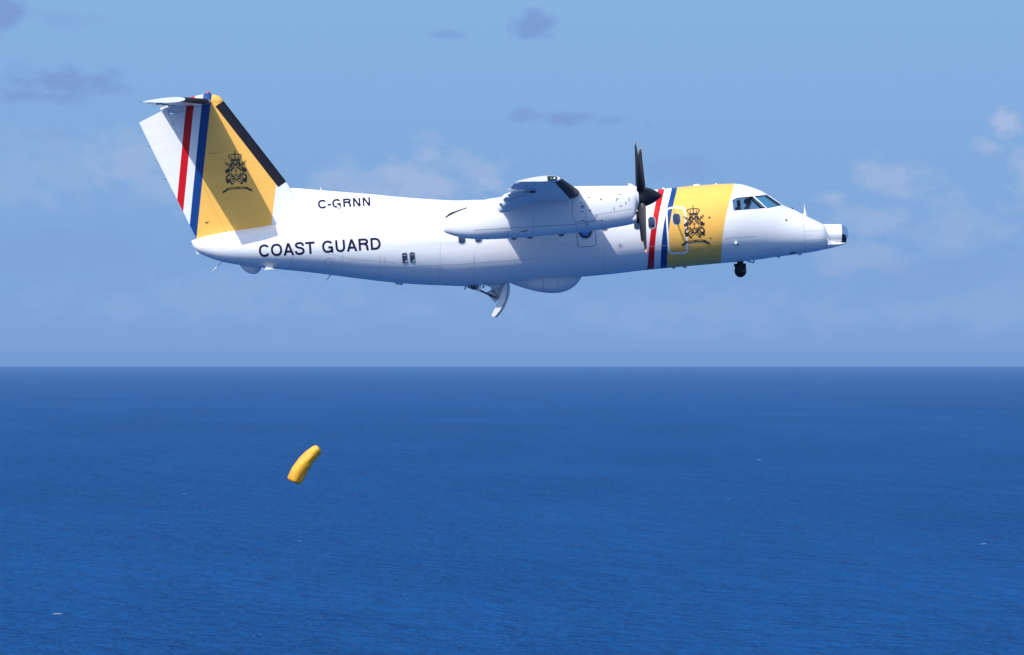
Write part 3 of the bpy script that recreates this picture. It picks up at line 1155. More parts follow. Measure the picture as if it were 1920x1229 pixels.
for sgn in (-1, 1):
    Y = lambda q: q if sgn < 0 else None
    fx = (lambda pr: pr) if sgn < 0 else mirror
    v, f = fx(foil([tp_sec(0, 0, .63), tp_sec(-3.40, 0, .63), tp_sec(-3.41, 0, 1.0), tp_sec(-3.77, 0, 1.0), tp_sec(-3.81, 0.0, .995)], 16))
    TP = fix_normals(obj('tailplane', v, f, M_white, AC), 40)
    v, f = fx(foil([tp_sec(-0.12, .64, 1.0), tp_sec(-3.38, .64, 1.0)], 10, move=hinge(5)))
    fix_normals(obj('elevator', v, f, M_white, TP), 40)
    v, f = fx(foil([tp_sec(-0.35, 0, .12), tp_sec(-3.72, 0, .12)], 8, grow=0.005))
    fix_normals(obj('deicer_boot', v, f, M_black, TP), 50)
    for yy in (-0.9, -2.1, -3.1):
        le, cv, _, _, _, _ = tp_sec(yy, 0, 1)
        q = le + cv * 0.68 - UP * 0.06
        v, f = fx(box(q, (0.22, 0.05, 0.09)))
        obj('hinge_bracket', v, f, M_grey, TP, smooth=False)
    le, cv, _, _, _, _ = tp_sec(-3.7, 0, 1)
    v, f = fx(tube([le + cv * 0.99, le + cv * 1.10], 0.006, 5))
    obj('static_wick', v, f, M_dark, TP)

# --- wings
LEn = L(1088, 362.5, -4.4)
LEt = L(1051, 335.0, -12.95)
TEt = L(966.5, 341.0, -12.95)
tip_cv = TEt - LEt
tip_cv.y = 0
root_cv = tip_cv.normalized() * 2.46


def wsec(y, c0, c1, thick=1.0, shrink=0.0):
    a = abs(y)
    if a <= 4.4:
        le = Vector((LEn.x, y, LEn.z))
        cv, t = root_cv.copy(), 0.18
    else:
        s = (a - 4.4) / (12.95 - 4.4)
        le = LEn.lerp(LEt, s)
        le.y = y
        cv = root_cv.lerp(tip_cv, s)
        t = 0.18 + (0.13 - 0.18) * s
    le = le + cv * shrink
    cv = cv * (1 - 1.5 * shrink)
    return (le, cv, UP, t * thick, c0, c1)


def wpt(y, c, up=0.0):
    le, cv, _, t, _, _ = wsec(y, 0, 1)
    return le + cv * c + UP * (cv.length * (0.02 * 4 * c * (1 - c) + up))


CAMB = 0.02
for sgn in (-1, 1):
    fx = (lambda pr: pr) if sgn < 0 else mirror
    v, f = fx(foil([wsec(0, 0, .86), wsec(-4.42, 0, .86), wsec(-4.43, 0, .70), wsec(-9.5, 0, .70), wsec(-12.55, 0, .70), wsec(-12.56, 0, 1), wsec(-12.90, 0, 1), wsec(-12.97, 0, 1, 0.9, 0.006)], 22, camber=CAMB))
    WG = fix_normals(obj('wing', v, f, M_white, AC), 40)
    for y0, y1 in ((-1.42, -3.38), (-4.46, -9.42)):
        mv = hinge(12, 0.035, 0.15) if y0 > -2 else hinge(13, 0.012, 0.02)
        v, f = fx(foil([wsec(y0, .685, 1.0), wsec(y1, .685, 1.0)], 12, move=mv, camber=CAMB))
        fix_normals(obj('flap', v, f, M_white, WG), 40)
    v, f = fx(foil([wsec(-9.47, .702, 1.0), wsec(-12.53, .702, 1.0)], 10, move=hinge(2), camber=CAMB))
    fix_normals(obj('aileron', v, f, M_white, WG), 40)
    v, f = fx(foil([wsec(-4.75, 0, .125), wsec(-12.6, 0, .15)], 8, grow=0.006, camber=CAMB))
    fix_normals(obj('deicer_boot', v, f, M_black, WG), 50)
    # flap track fairings, long pods that stick out behind the flap
    for yy, sz in ((-4.95, 1.5), (-7.0, 1.25), (-9.2, 0.55)):
        secs_ = []
        le, cv, _, _, _, _ = wsec(yy, 0, 1)
        ch = cv.length
        for i in range(22):
            u = i / 21
            c = 0.30 + 0.74 * u
            rr = 0.205 * sz * max(0.02, u ** 0.75) * (1.0 if u < 0.86 else math.sqrt(max(0.01, 1 - ((u - 0.86) / 0.14) ** 2)) ** 0.8)
            drop = 0.055 + 0.05 * u ** 2
            ctr = le + cv * c - UP * (ch * (drop - CAMB * 4 * c * (1 - min(c, 1))))
            secs_.append([ctr + Vector((0, rr * 0.7 * math.sin(a), rr * 0.85 * math.cos(a))) for a in [2 * math.pi * k / 18 for k in range(18)]])
        v, f = fx(loft(secs_))
        fix_normals(obj('flap_track_fairing', v, f, M_white, WG), 60)
    # aileron linkage
    q = wpt(-9.6, 0.70, -0.09)
    v, f = fx(box(q, (0.20, 0.05, 0.08)))
    obj('aileron_bracket', v, f, M_grey, WG, smooth=False)
    q = wpt(-9.2, 0.60, -0.085)
    v, f = fx(box(q, (0.16, 0.10, 0.06)))
    obj('actuator_fairing', v, f, M_dark, WG, smooth=False)
    # tip light in a dark recess at the tip leading edge
    le, cv, _, t, _, _ = wsec(-12.97, 0, 1)
    V, Fs = [], []
    rows = []
    for c in [0.075 + 0.215 * i / 10 for i in range(11)]:
        h = airfoil(c, t) * cv.length * 0.86
        m_ = le + cv * c + UP * CAMB * 4 * c * (1 - c) * cv.length
        rows.append([m_ + Vector((0, -0.012, k * h)) for k in (-1, -0.5, 0, 0.5, 1)])
    v, f = fx(loft(rows, caps=False, closed=False))
    TL = obj('tip_light', v, f, M_dark, WG)
    q = le + cv * 0.20 + UP * CAMB * 4 * .2 * .8 * cv.length
    v, f = fx(sphere(q + Vector((0, -0.01, 0)), 0.03, 10, 8))
    obj('lens', v, f, M_green if sgn < 0 else mat('port_lens', (0.5, 0.02, 0.02), 0.15), TL)
    q = le + cv * 0.13 + UP * CAMB * 4 * .13 * .87 * cv.length
    v, f = fx(sphere(q + Vector((0, -0.01, 0)), 0.03, 10, 8))
    obj('lens', v, f, M_lens, TL)

# fairing over the centre wing
secs_ = []
xa, xb = L(1105, 370).x, L(905, 372).x
for i in range(25):
    u = i / 24
    x = xa + (xb - xa) * u
    bump_ = max(0.0, math.sin(math.pi * u)) ** 0.7
    zt = top_f(x) + 0.16 * bump_ - 0.02
    zb = top_f(x) - 0.55
    hh = 0.25 + 1.0 * bump_ ** 0.5
    ring = []
    for k in range(24):
        a = 2 * math.pi * k / 24
        ring.append(Vector((x, hh * math.copysign(abs(math.sin(a)) ** 0.7, math.sin(a)), (zt + zb) / 2 - (zt - zb) / 2 * math.copysign(abs(math.cos(a)) ** 0.7, math.cos(a)))))
    secs_.append(ring)
v, f = loft(secs_)
fix_normals(obj('wing_fairing', v, f, M_white, AC), 60)

# --- nacelles with propellers
NY = -3.94
NT = [(829, 421), (832, 413.5), (845, 404), (875, 391), (905, 380), (935, 372), (960, 364), (985, 357), (1010, 353), (1040, 350.5), (1075, 349.6), (1120, 349), (1160, 348.8), (1185, 349.2), (1193, 350.5), (1197, 352)]
NB = [(829, 424), (832, 434), (841, 439), (860, 444.7), (880, 448.2), (911, 449.4), (950, 447.8), (1003, 444), (1066, 438), (1107, 433.8), (1150, 427.4), (1180, 421.8), (1190, 419), (1192.5, 412), (1194, 396), (1196, 390), (1197, 387.5)]
NH = [(829, .03), (832, .13), (845, .24), (875, .38), (905, .48), (950, .56), (1000, .60), (1100, .60), (1150, .53), (1180, .44), (1190, .38), (1194, .33), (1197, .30)]
nt, nb = curve_px(NT, NY), curve_px(NB, NY)
nh = pchip([L(a, 400, NY).x for a, b in NH], [b for a, b in NH])
secs_ = []
xa, xb = L(829, 422, NY).x, L(1197, 370, NY).x
NSN = 96
for i in range(NSN):
    u = i / (NSN - 1)
    u = 0.5 - 0.5 * math.cos(math.pi * u)
    x = xa + 0.01 + (xb - xa - 0.012) * u
    zt, zb, hh = nt(x), nb(x), nh(x)
    ex = 0.82
    ring = []
    for k in range(40):
        a = 2 * math.pi * k / 40
        ring.append(Vector((x, NY + hh * math.copysign(abs(math.sin(a)) ** ex, math.sin(a)), (zt + zb) / 2 - (zt - zb) / 2 * math.copysign(abs(math.cos(a)) ** ex, math.cos(a)))))
    secs_.append(ring)
NV, NF = loft(secs_)
BV_N = BVHTree.FromPolygons([tuple(q) for q in NV], NF)


def blade_part(R1, ang, xhub, hubz, y0):
    rad = Vector((0, math.sin(ang), math.cos(ang)))
    tan = Vector((0, math.cos(ang), -math.sin(ang)))
    ax = Vector((1, 0, 0))
    secs_, nst = [], 18
    for i in range(nst):
        u = i / (nst - 1)
        r = 0.16 + (R1 - 0.16) * u
        if u < 0.06:
            ch, th = 0.17, 0.12
        else:
            ch = 0.30 - 0.19 * u ** 1.3 - (0.03 if i == nst - 1 else 0)
            th = 0.05 - 0.035 * u
        be = R(68 - 40 * u ** 0.8)
        cdv = ax * math.sin(be) + tan * math.cos(be)
        nv = ax * math.cos(be) - tan * math.sin(be)
        ctr = Vector((xhub, y0, hubz)) + rad * r
        secs_.append([ctr + cdv * (ch / 2 * math.cos(a)) + nv * (th / 2 * math.sin(a)) for a in [2 * math.pi * k / 14 for k in range(14)]])
    V, Fs = loft(secs_)
    fm = []
    for q in Fs:
        rmean = sum((V[i] - Vector((xhub, y0, hubz))).dot(rad) for i in q) / len(q)
        fm.append(1 if rmean > R1 * 0.955 else 0)
    return V, Fs, fm


hub = L(1205, 369.5, NY)
PROP_R = 2.17
FAR_DX = 0.32
DASH_H = [(1104.2, 370.2), (1162.4, 364.7), (1164, 386.7), (1090, 381.2), (1091, 397.2), (1106, 395), (1093.2, 414)]
DASH_V = [(1179.3, 374.6), (1173.4, 381.2), (1151, 391.8), (1117.4, 406), (1101, 421)]
for sgn in (-1, 1):
    fx = (lambda pr: pr) if sgn < 0 else (lambda pr: (lambda q: ([p + Vector((FAR_DX, 0, 0)) for p in q[0]], q[1]))(mirror(pr)))
    v, f = fx((NV, NF))
    NC = fix_normals(obj('nacelle', v, f, M_white, AC), 55)
    if sgn < 0:
        sh = [stroke([(a - 2.8, b + .2), (a + 2.8, b - .2)], 1.3) for a, b in DASH_H] + [stroke([(a, b - 3), (a + .4, b + 3)], 1.3) for a, b in DASH_V]
        sh += [fill(circ(1126.6, 374.2, 1.6, 10), 2), fill(circ(1128.6, 414.4, 1.3, 10), 2), stroke([(1155.5, 378), (1155.3, 373.4), (1160.5, 373)], 1.2)]
        sh += [stroke([(977, 434.6), (990, 432.6)], 1.6)]
        marks('latch', sh, M_dark, NC, BV_N, 0.004)
        marks('panel_seam', [stroke([(890, 432.3), (920, 430), (960, 427.6), (1078, 421), (1130, 413)], 0.9), stroke([(952, 432), (953, 446)], 0.6),
                            stroke([(1073, 377), (1073.5, 407), (1080, 417), (1080.5, 434)], 0.8), stroke([(1097, 380), (1099.5, 428)], 0.7),
                            stroke([(1080, 417), (1105, 415), (1117, 411)], 0.7), stroke([(1000, 400), (1000, 440)], 0.4), stroke([(1112, 404), (1160, 396), (1185, 392)], 0.5)], M_seam, NC, BV_N, 0.003)
        mark('vent', [fill(rrect(1092, 388, 6, 7, 1.5, 0), 2)], M_seam, NC, BV_N, 0.004)
        for a, b in ((862, 400), (909, 391)):
            mark('fastener', [fill(circ(a, b, 1.2, 8), 1)], M_seam, NC, BV_N, 0.004)
    # chin air intake: lip and dark mouth
    rows = []
    icx, icz = L(1191.5, 408.5, NY).x, L(1191.5, 408.5, NY).z
    for dx, hy, hz in ((-0.10, 0.335, 0.17), (0.02, 0.34, 0.18), (0.05, 0.315, 0.155), (0.03, 0.285, 0.13), (-0.02, 0.275, 0.12)):
        rows.append([Vector((icx + dx, NY + hy * math.copysign(abs(math.sin(a)) ** .8, math.sin(a)), icz + hz * math.copysign(abs(math.cos(a)) ** .8, math.cos(a)))) for a in [2 * math.pi * k / 24 for k in range(24)]])
    v, f = fx(loft(rows, caps=False))
    IN = fix_normals(obj('air_intake', v, f, M_white, NC), 70)
    ib = []
    for dx, k_ in ((0.015, 1.01), (0.075, 1.015), (0.10, 0.95), (0.085, 0.86), (0.03, 0.84)):
        ib.append([Vector((icx + dx, NY + (p.y - NY) * k_, icz + (p.z - icz) * k_)) for p in rows[1]])
    v, f = fx(loft(ib, caps=False))
    fix_normals(obj('lip_boot', v, f, M_black, IN), 70)
    v, f = fx(loft([[p + Vector((0.012 * s, 0, 0)) for p in rows[-1]] for s in (0, 2.0)]))
    obj('intake_mouth', v, f, M_black, IN)
    # small scoop on top of the cowl
    a, b, c_, d_ = L(1177.5, 349.5, NY), L(1178, 343.6, NY), L(1184, 345.5, NY), L(1195.5, 353, NY)
    v, f = fx(plate([(q.x, q.z) for q in (a, b, c_, d_)], NY - 0.1, NY + 0.1))
    obj('cowl_scoop', v, f, M_white, NC, smooth=False)
    # dark wedge added along the rear top, standing for the inboard flap edge
    a, b, c_, d_ = L(834, 409.5, NY), L(845, 403.5, NY), L(862, 396.5, NY), L(876, 389.2, NY)
    poly = [(a.x, a.z - .06), (a.x + .02, a.z + .05), (b.x, b.z + .075), (c_.x, c_.z + .05), (d_.x, d_.z + 0.01), (d_.x, d_.z - .05), (c_.x, c_.z - .08)]
    v, f = fx(plate(poly, NY + 0.05, NY + 0.34))
    obj('flap_edge_wedge', v, f, M_dark, NC, smooth=False)
    # propeller
    h3 = Vector((hub.x + (FAR_DX if sgn > 0 else 0), hub.y * (1 if sgn < 0 else -1), hub.z))
    tilt = 0.0
    secs_ = []
    for u in [i / 16 for i in range(17)]:
        x = -0.15 + 0.73 * u
        rr = 0.30 if u < 0.12 else 0.30 * max(0.02, 1 - ((u - 0.12) / 0.88) ** 1.9) ** 0.85
        secs_.append([h3 + Vector((x, rr * math.sin(a), rr * math.cos(a))) for a in [2 * math.pi * k / 28 for k in range(28)]])
    PR = bpy.data.objects.new('propeller', None)
    COL.objects.link(PR)
    PR.parent = AC
    v, f = loft(secs_)
    fix_normals(obj('spinner', v, f, M_prop, PR), 60)
    for k in range(4):
        V, Fs, fm = blade_part(PROP_R, R(40 + 90 * k) if sgn < 0 else R(46 + 90 * k), h3.x - 0.06, h3.z, h3.y)
        obj('blade', V, Fs, M_prop, PR, mats=[M_prop, M_tip], fmat=fm)


# --- belly radome, tail blister, sensor turret, nose camera
def blister(name, topl, botl, hmax, m, k=30, exw=1.0):
    bt = curve_px(botl)
    tp = curve_px(topl)
    xa, xb = L(*botl[0]).x, L(*botl[-1]).x
    secs_ = []
    for i in range(k):
        u = 0.5 - 0.5 * math.cos(math.pi * i / (k - 1))
        x = xa + (xb - xa) * (0.002 + 0.996 * u)
        zt, zb = tp(x), bt(x)
        hh = hmax * max(0.02, math.sin(math.pi * u ** exw)) ** 0.6
        secs_.append([Vector((x, hh * math.copysign(abs(math.sin(a)) ** 0.6, math.sin(a)), zt - max(0.004, (zt - zb)) * (0.5 + 0.5 * math.cos(a)) if math.cos(a) > -1 else zt)) for a in [2 * math.pi * q / 28 for q in range(28)]])
    v, f = loft(secs_)
    return fix_normals(obj(name, v, f, m, AC), 60)


RB = [(956, 530.5), (970, 536.5), (985, 541.2), (1003, 546), (1020, 548.8), (1035, 550), (1048, 549.4), (1060, 546.3), (1072, 540.5), (1081, 533.5), (1087, 526), (1091, 518.5)]
RT = [(956, 520), (1000, 510), (1091, 505)]
RAD = blister('belly_radome', RT, RB, 0.52, M_radome, 36)
BV_R = BVHTree.FromPolygons([tuple(q.co) for q in RAD.data.vertices], [tuple(q.vertices) for q in RAD.data.polygons])
marks('panel_seam', [stroke([(987, 524), (989, 541)], 0.9), stroke([(1017, 521), (1020, 547)], 1.1), stroke([(1044, 520), (1046, 547)], 0.5)], M_seam, RAD, BV_R, 0.004)
blister('tail_blister', [(449, 490), (491, 494)], [(449, 496.5), (455, 504), (462, 510.5), (470, 513.6), (478, 514.2), (484, 511.5), (489, 505.5), (491.5, 498)], 0.17, M_radome, 24)
p = hit(BV_F, 505.5, 499, 0.0)
q = [L(498.5, 493, p.y), L(513, 493, p.y), L(511.5, 504.5, p.y), L(498.5, 505.5, p.y)]
v, f = plate([(a.x, a.z) for a in q], p.y - 0.07, p.y + 0.05)
v2, f2 = box(((q[2].x + q[3].x) / 2 + .01, p.y, q[3].z), (0.33, 0.24, 0.018))
v, f = join((v, f), (v2, f2))
obj('belly_antenna', v, f, M_white, AC, smooth=False)
q = [L(366.5, 470), L(376, 477), L(370, 477)]
v, f = plate([(a.x, a.z) for a in q], -0.05, 0.05)
obj('tail_skid', v, f, M_white, AC, smooth=False)
for a, b in (((416, 491), (398.5, 509)), ((620, 515), (612, 526.5)), ((602.5, 357.5), (600, 349))):
    v, f = tube([L(*a), L(*b)], [0.02, 0.008], 6)
    obj('whip_antenna', v, f, M_white, AC)
v, f = tube([L(1509.5, 404), L(1509.5, 397), L(1508, 380)], [0.06, 0.03, 0.008], 8)
obj('whip_antenna', v, f, M_white, AC)
for a, b, s in ((1244, 354.2, .05), (1306, 348.2, .075), (1343, 345.6, .04), (1484, 391.6, .06)):
    v, f = sphere(L(a, b), s, 12, 8, (1.6 if a == 1306 else 1, 1, .6))
    obj('roof_antenna', v, f, M_white if a != 1484 else M_dark, AC)
for a, b in ((1263, 502.4), (1284, 501.3), (1460, 482.2), (1500, 477.6), (745, 532.3), (752, 533.4)):
    v, f = sphere(L(a, b), .045, 10, 8, (1.4, 1, .6))
    obj('drain_fairing', v, f, M_white if a > 1400 else M_grey, AC)
ST = bpy.data.objects.new('sensor_turret', None)
COL.objects.link(ST)
ST.parent = AC
c_ = L(1388.3, 508.5)
v, f = sphere(c_, 0.19, 24, 16, (1, 1, 1.05))
obj('ball', v, f, M_black, ST)
a, b = L(1388, 492), L(1388.5, 504)
rings = [[Vector((z_.x, 0, z_.z)) + Vector((r_ * math.sin(t_), r_ * math.cos(t_), 0)) for t_ in [2 * math.pi * k / 24 for k in range(24)]] for z_, r_ in
         ((L(1388, 490), .10), (L(1388, 494.5), .10), (L(1388, 495), .175), (L(1388.3, 500), .18), (L(1388.3, 508), .178))]
v, f = loft(rings)
fix_normals(obj('mount', v, f, M_black, ST), 40)
v, f = box(L(1379.5, 497.5), (0.10, 0.24, 0.09))
obj('bracket', v, f, M_black, ST, smooth=False)
for s in (-1, 1):
    q = c_ + Vector((0.09, s * 0.14, 0.0))
    v, f = sphere(q, 0.055, 12, 8)
    obj('lens', v, f, M_pane, ST)
v, f = tube([L(1401, 490), L(1412, 492.6), L(1413.5, 492.5), L(1413.7, 488.5)], 0.022, 6)
obj('tow_bracket', v, f, M_grey, AC)

# nose camera housing: white drum, clear dome, dark camera inside
cx0, cx1 = L(1545.5, 438.5), L(1577.3, 438.5)
AXD = (cx1 - cx0)
rr = 0.295


def disc(u, r_):
    p_ = cx0 + AXD * u
    ez = AXD.normalized().cross(Vector((0, 1, 0))) * -1
    return [p_ + (Vector((0, 1, 0)) * math.sin(t_) + ez * math.cos(t_)) * r_ for t_ in [2 * math.pi * k / 32 for k in range(32)]]


v, f = loft([disc(-0.35, rr), disc(0.985, rr), disc(1.0, rr * 0.97), disc(1.0, rr * 0.90), disc(0.8, rr * 0.88)], caps=False)
NCH = fix_normals(obj('nose_camera', v, f, M_white, AC), 40)
v, f = loft([disc(0.8, rr * .9), disc(0.81, rr * .9)])
obj('backplate', v, f, M_grey, NCH, smooth=False)
v, f = loft([disc(1.0 + 0.42 * math.sin(math.pi / 2 * i / 10), rr * 0.92 * max(0.01, math.cos(math.pi / 2 * i / 10))) for i in range(11)], caps=False)
fix_normals(obj('dome', v, f, M_dome, NCH))
a = L(1584.5, 448.0)
v, f = loft([[a + Vector((dx, r_ * math.sin(t_), r_ * math.cos(t_) + 0.0)) for t_ in [2 * math.pi * k / 20 for k in range(20)]] for dx, r_ in ((-0.30, .15), (-0.06, .15), (-0.02, .14), (0.015, .115), (0.04, .06))])
fix_normals(obj('camera_head', v, f, M_black, NCH), 40)

# --- open belly hatch: curved deflector, web, hinge arms
HT = bpy.data.objects.new('belly_hatch', None)
COL.objects.link(HT)
HT.parent = AC
YH = -0.22


def xz(pts, y):
    return [(q.x, q.z) for q in (L(a, b, y) for a, b in pts)]


outer = [(953.5, 528), (955.0, 540), (954.0, 552), (951, 563), (946.5, 574), (940.5, 584), (934, 592), (930, 596)]
innr = [(921.3, 592), (926, 582), (931, 571), (936, 560), (940, 549), (944.5, 538), (949, 528)]
v, f = plate(xz([(a - 3.2, b - 1.0) for a, b in outer] + innr, YH), YH - 0.02, YH + 0.02)
obj('cheek_plate', v, f, M_white, HT, smooth=False)
v, f = plate(xz(outer + innr, YH), 0.62, 0.66)
obj('cheek_plate', v, f, M_white, HT, smooth=False)
orim = xz([(a + 1.0, b + .3) for a, b in outer], YH)
irim = xz([(a - 4.6, b - 1.5) for a, b in outer], YH)
v, f = loft([[Vector((x, YH - 0.022, z)) for x, z in irim], [Vector((x, YH + 0.09, z)) for x, z in orim]], caps=False, closed=False)
v2, f2 = loft([[Vector((x, YH + 0.09, z)) for x, z in orim], [Vector((x, YH + 0.66, z)) for x, z in orim]], caps=False, closed=False)
obj('deflector_rim', *join((v, f), (v2, f2)), M_seam, HT, smooth=False)  # dark colour paints in the shade on the rim's forward edge
po = xz(outer, YH)
pi_ = xz([(a - 1.6, b) for a, b in outer], YH)
v, f = plate(po + pi_[::-1], YH + 0.02, 0.62)
fix_normals(obj('deflector', v, f, M_white, HT), 30)
web = [(905, 535), (948, 530), (936, 560), (930, 570), (921, 561), (914, 552), (924, 549.5), (914, 546), (921, 541), (912, 540)]
v, f = plate(xz([(908, 534.5), (948.5, 529), (938, 556), (934, 562), (929, 569), (917, 556.5), (912.5, 549), (921, 543.5), (919.5, 539)], YH), YH + 0.10, YH + 0.115)
obj('web', v, f, M_radome, HT, smooth=False)
for pts, r_ in ([(948, 530), (935, 561)], .012), ([(942, 531), (931, 558)], .008), ([(924, 543), (930, 553), (936, 559)], .022), ([(917, 555), (935, 561)], .016), ([(920, 548), (938, 540)], .009):
    v, f = tube([L(a, b, YH + 0.06) for a, b in pts], r_, 6)
    obj('stiffener', v, f, M_seam, HT)
v, f = tube([L(893, 541, YH), L(901, 545.5, YH), L(913, 551, YH), L(930, 558.5, YH)], 0.03, 8)
obj('actuator_rod', v, f, M_dark, HT)
v, f = plate(xz([(901.5, 528), (906, 528), (899, 547.5), (893.5, 546.5)], YH), YH - 0.05, YH + 0.05)
obj('hinge_arm', v, f, M_white, HT, smooth=False)
v, f = plate(xz([(874, 531), (877, 531), (872, 544.5), (869.5, 543)], YH), YH - 0.04, YH + 0.04)
obj('hinge_arm', v, f, M_grey, HT, smooth=False)
v, f = plate(xz([(873, 533), (902, 531), (897, 545), (887, 544), (876, 540)], YH), YH + 0.10, YH + 0.5)
obj('hatch_frame', v, f, M_grey, HT, smooth=False)
for pts in ([(884, 536), (886, 543)], [(890, 535), (888, 543)], [(905, 540), (908, 536)]):
    v, f = tube([L(a, b, YH - 0.02) for a, b in pts], 0.025, 6)
    obj('bolt', v, f, M_dark, HT)

# ------------------------------------------------------------------ pilot in the right-hand seat
def skin_person():
    base = L(1402.5, 381, -0.52)                     # head centre

    def P(dx, dy, dz):
        return Vector((base.x + dx, base.y + dy, base.z + dz))
    verts, edges, rad = [], [], []

    def add(p, r_, link=None):
        verts.append(p)
        rad.append(r_)
        if link is not None:
            edges.append((link, len(verts) - 1))
        return len(verts) - 1
    pel = add(P(-.02, 0, -.72), (.17, .15))
    sp = add(P(-.05, 0, -.52), (.15, .13), pel)
    chs = add(P(-.06, 0, -.28), (.18, .14), sp)
    nk0 = add(P(-.03, 0, -.14), (.075, .075), chs)
    nk1 = add(P(.0, 0, -.08), (.066, .066), nk0)
    hd0 = add(P(.012, 0, -.03), (.085, .092), nk1)
    hd1 = add(P(.010, 0, .04), (.088, .10), hd0)
    add(P(.0, 0, .10), (.06, .07), hd1)
    for s in (-1, 1):
        sh = add(P(-.05, s * .19, -.20), (.09, .09), chs)
        elb = add(P(.10, s * .25, -.48), (.05, .05), sh)
        wr = add(P(.34, s * .16, -.46), (.034, .036), elb)
        hn = add(P(.42, s * .14, -.44), (.042, .030), wr)
        for kf in range(4):
            f1 = add(P(.455, s * (.105 + .022 * kf), -.425 + .004 * kf), (.011, .011), hn)
            f2 = add(P(.475, s * (.10 + .021 * kf), -.455), (.010, .010), f1)
            add(P(.455, s * (.10 + .02 * kf), -.475), (.009, .009), f2)
        th = add(P(.425, s * .085, -.425), (.012, .012), hn)
        add(P(.455, s * .075, -.44), (.010, .010), th)
        hip = add(P(.05, s * .10, -.75), (.10, .10), pel)
        kn = add(P(.48, s * .15, -.66), (.068, .068), hip)
        an = add(P(.62, s * .14, -1.02), (.045, .045), kn)
        add(P(.76, s * .15, -1.06), (.045, .035), an)
    me = bpy.data.meshes.new('person')
    me.from_pydata([v_ - base for v_ in verts], edges, [])
    o = bpy.data.objects.new('person', me)
    COL.objects.link(o)
    o.matrix_world = M @ Matrix.Translation(base)
    mod = o.modifiers.new('skin', 'SKIN')
    for i, r_ in enumerate(rad):
        me.skin_vertices[0].data[i].radius = r_
    me.skin_vertices[0].data[0].use_root = True
    sb = o.modifiers.new('sub', 'SUBSURF')
    sb.levels = 2
    sb.render_levels = 2
    dg = bpy.context.evaluated_depsgraph_get()
    nm = bpy.data.meshes.new_from_object(o.evaluated_get(dg))
    o.modifiers.clear()
    o.data = nm
    nm.name = 'person'
    shirt = mat('pilot_shirt', (0.02, 0.025, 0.05), 0.8)
    skinm = mat('skin', (0.32, 0.17, 0.11), 0.6)
    nm.materials.clear()
    nm.materials.append(shirt)
    nm.materials.append(skinm)
    for pl in nm.polygons:
        c = pl.center
        if c.z > -0.13 or (c.x > 0.33 and c.z > -0.52):
            pl.material_index = 1
    nm.shade_smooth()
    o['label'] = 'pilot in dark shirt and headset seated behind the cockpit side window'
    o['category'] = 'person'
    hairm = mat('dark_hair', (0.012, 0.010, 0.010), 0.7)
    v_, f_ = sphere((-.012, 0, .05), 0.118, 16, 10, (1.0, .9, .85))
    obj('hair', v_, f_, hairm, o)
    v_, f_ = sphere((.094, 0, -.005), 0.019, 8, 6, (1.0, .7, 1.3))
    obj('nose', v_, f_, skinm, o)
    for s in (-1, 1):
        v_, f_ = sphere((.088, s * .035, .022), 0.014, 8, 6)
        obj('eye', v_, f_, mat('eye_dark', (0.02, 0.015, 0.01), 0.3), o)
        v_, f_ = sphere((.0, s * .10, .0), 0.045, 10, 8, (1, .6, 1.2))
        obj('ear_cup', v_, f_, M_black, o)
    v_, f_ = sphere((.080, 0, -.052), 0.018, 8, 6, (.5, 1.3, .4))
    obj('mouth', v_, f_, mat('lips', (0.25, 0.09, 0.08), 0.5), o)
    v_, f_ = tube([Vector((0, .10 * math.sin(t_), .02 + .13 * math.cos(t_))) for t_ in [-1.4 + 2.8 * k / 10 for k in range(11)]], 0.012, 6)
    obj('headband', v_, f_, M_black, o)
    return base


pb = skin_person()
v, f = join(box(pb + Vector((-.27, 0, -.50)), (.14, .46, .80), Matrix.Rotation(R(-8), 3, 'Y')), box(pb + Vector((-.02, 0, -.94)), (.55, .48, .14)), box(pb + Vector((-.29, 0, .0)), (.10, .26, .22)))
obj('pilot_seat', v, f, M_inside, FUS, smooth=False)

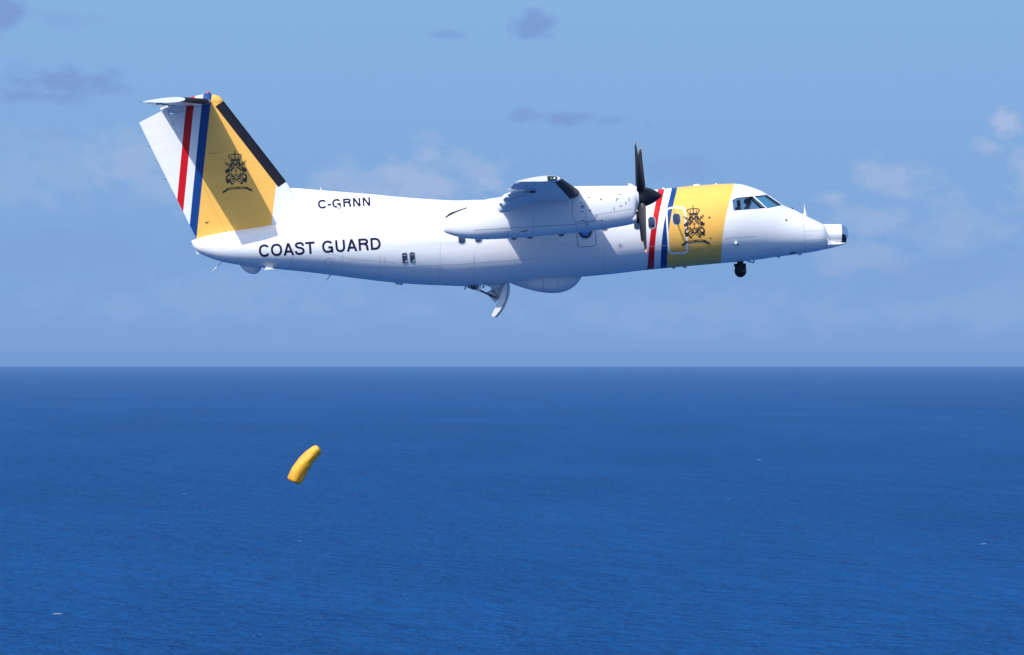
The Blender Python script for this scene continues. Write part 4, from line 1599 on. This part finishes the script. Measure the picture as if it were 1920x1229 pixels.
# ------------------------------------------------------------------ falling orange bundle
def bundle():
    y = 97.0
    sc = y / F
    pts = [(551, 905), (556, 893), (564, 878), (573, 866), (583, 855), (592, 846), (599.5, 841)]
    cen = [Vector(((a - 960) * sc, y, CAM_H + (LEVEL - b) * sc)) for a, b in pts]
    fr = pchip(range(7), [13.0, 14.0, 13.6, 12.6, 11.4, 10.0, 7.6])
    K = 40
    fx_ = [pchip(range(7), [c[i] for c in cen]) for i in range(3)]
    secs_ = []
    for i in range(K + 1):
        u = 6 * i / K
        p = Vector((fx_[0](u), fx_[1](u), fx_[2](u)))
        d = Vector((fx_[0](min(6, u + .1)), y, fx_[2](min(6, u + .1)))) - Vector((fx_[0](max(0, u - .1)), y, fx_[2](max(0, u - .1))))
        d.y = 0
        d.normalize()
        sd_ = Vector((d.z, 0, -d.x))
        e = min(1.0, min(i, K - i) / 2.6 + 0.12)
        r_ = fr(u) * sc * math.sqrt(max(0.05, 1 - (1 - e) ** 2))
        ring = []
        for k in range(28):
            a = 2 * math.pi * k / 28
            cr = (1 + 0.03 * math.sin(3 * a + u * 1.3) + 0.018 * math.sin(7 * a - u * 2.1) + 0.015 * math.sin(u * 5 + 2 * a)) * (1 + 0.07 * math.cos(4 * a))
            ring.append(p + (sd_ * math.cos(a) + Vector((0, 0.75, 0)) * math.sin(a)) * r_ * cr)
        secs_.append(ring)
    v_, f_ = loft(secs_)
    org = cen[3]
    m = bpy.data.materials.new('orange_fabric')
    m.use_nodes = True
    t = m.node_tree
    n = N(t)
    b = t.nodes['Principled BSDF']
    tcn = n.add('ShaderNodeTexCoord')
    nz = n.add('ShaderNodeTexNoise', {'Vector': tcn.outputs['Object'], 'Scale': 2.6, 'Detail': 4.0})
    t.links.new(n.mix(n.m('MULTIPLY_ADD', nz.outputs[0], 2.2, -0.6, clamp=True), (0.60, 0.23, 0.006), (0.78, 0.43, 0.012)), b.inputs['Base Color'])
    b.inputs['Roughness'].default_value = 0.55
    wv = n.add('ShaderNodeTexNoise', {'Vector': n.v('MULTIPLY', tcn.outputs['Object'], (5, 5, 5)), 'Scale': 1.6, 'Detail': 3.0, 'Distortion': 1.2})
    bp = n.add('ShaderNodeBump', {'Height': wv.outputs[0], 'Strength': 0.4, 'Distance': 0.05})
    t.links.new(bp.outputs[0], b.inputs['Normal'])
    o = fix_normals(obj('rescue_bundle', [q - org for q in v_], f_, m), 60)
    o.location = org
    o['label'] = 'orange yellow rescue bundle falling through the air over the sea'
    o['category'] = 'bundle'
    return o


bundle()

# ------------------------------------------------------------------ whitecaps on the water
def sea_at(px, py):
    d = Vector(((px - 960) / F, 1, (LEVEL - py) / F))
    lo, hi = 10.0, 40000.0
    t = -CAM_H / d.z
    for _ in range(20):
        z = -(t * t * (d.x ** 2 + 1)) / (2 * EARTH)
        t = (z - CAM_H) / d.z
    return CAM + d * t


M_foam = mat('foam', (0.42, 0.52, 0.66), 0.9, var=0.25, scale=4.0)
CAPS = [(108, 1151.5, 1.0, 'small white breaking crest near the bottom left of the sea'),
        (1845, 1020, 0.7, 'small white breaking crest near the right edge of the sea'),
        (1424, 862.5, 1.3, 'faint white breaking crest far out below the aircraft nose'),
        (345, 926, 0.6, 'tiny white breaking crest to the left of the falling bundle'),
        (562, 1014, 0.35, 'tiny white breaking crest below the falling bundle'),
        (1366, 936, 0.5, 'tiny white breaking crest in mid sea right of centre')]
for px_, py_, hwid, lab in CAPS:
    p = sea_at(px_, py_)
    V, Fs = [], []
    K = 24
    rows = []
    for j, (sy, hz) in enumerate(((-1, 0.02), (-.5, .16), (0, .30), (.5, .2), (1, 0.02))):
        row = []
        for i in range(K + 1):
            u = i / K * 2 - 1
            prof = max(0.0, 1 - abs(u) ** 1.6)
            jag = 0.75 + 0.25 * math.sin(i * 1.9 + px_) + 0.2 * math.sin(i * 4.3 + py_)
            row.append(Vector((u * hwid, sy * 0.55 * prof * hwid * 0.5 + 0.12 * hwid * u, hz * 0.45 * prof * jag * (0.5 + hwid * .25) + 0.02)))
        rows.append(row)
    v, f = loft(rows, caps=False, closed=False)
    o = obj('whitecap', v, f, M_foam)
    o.location = p
    o['label'] = lab
    o['category'] = 'whitecap'
    o['group'] = 'small white wave crests scattered over the sea'
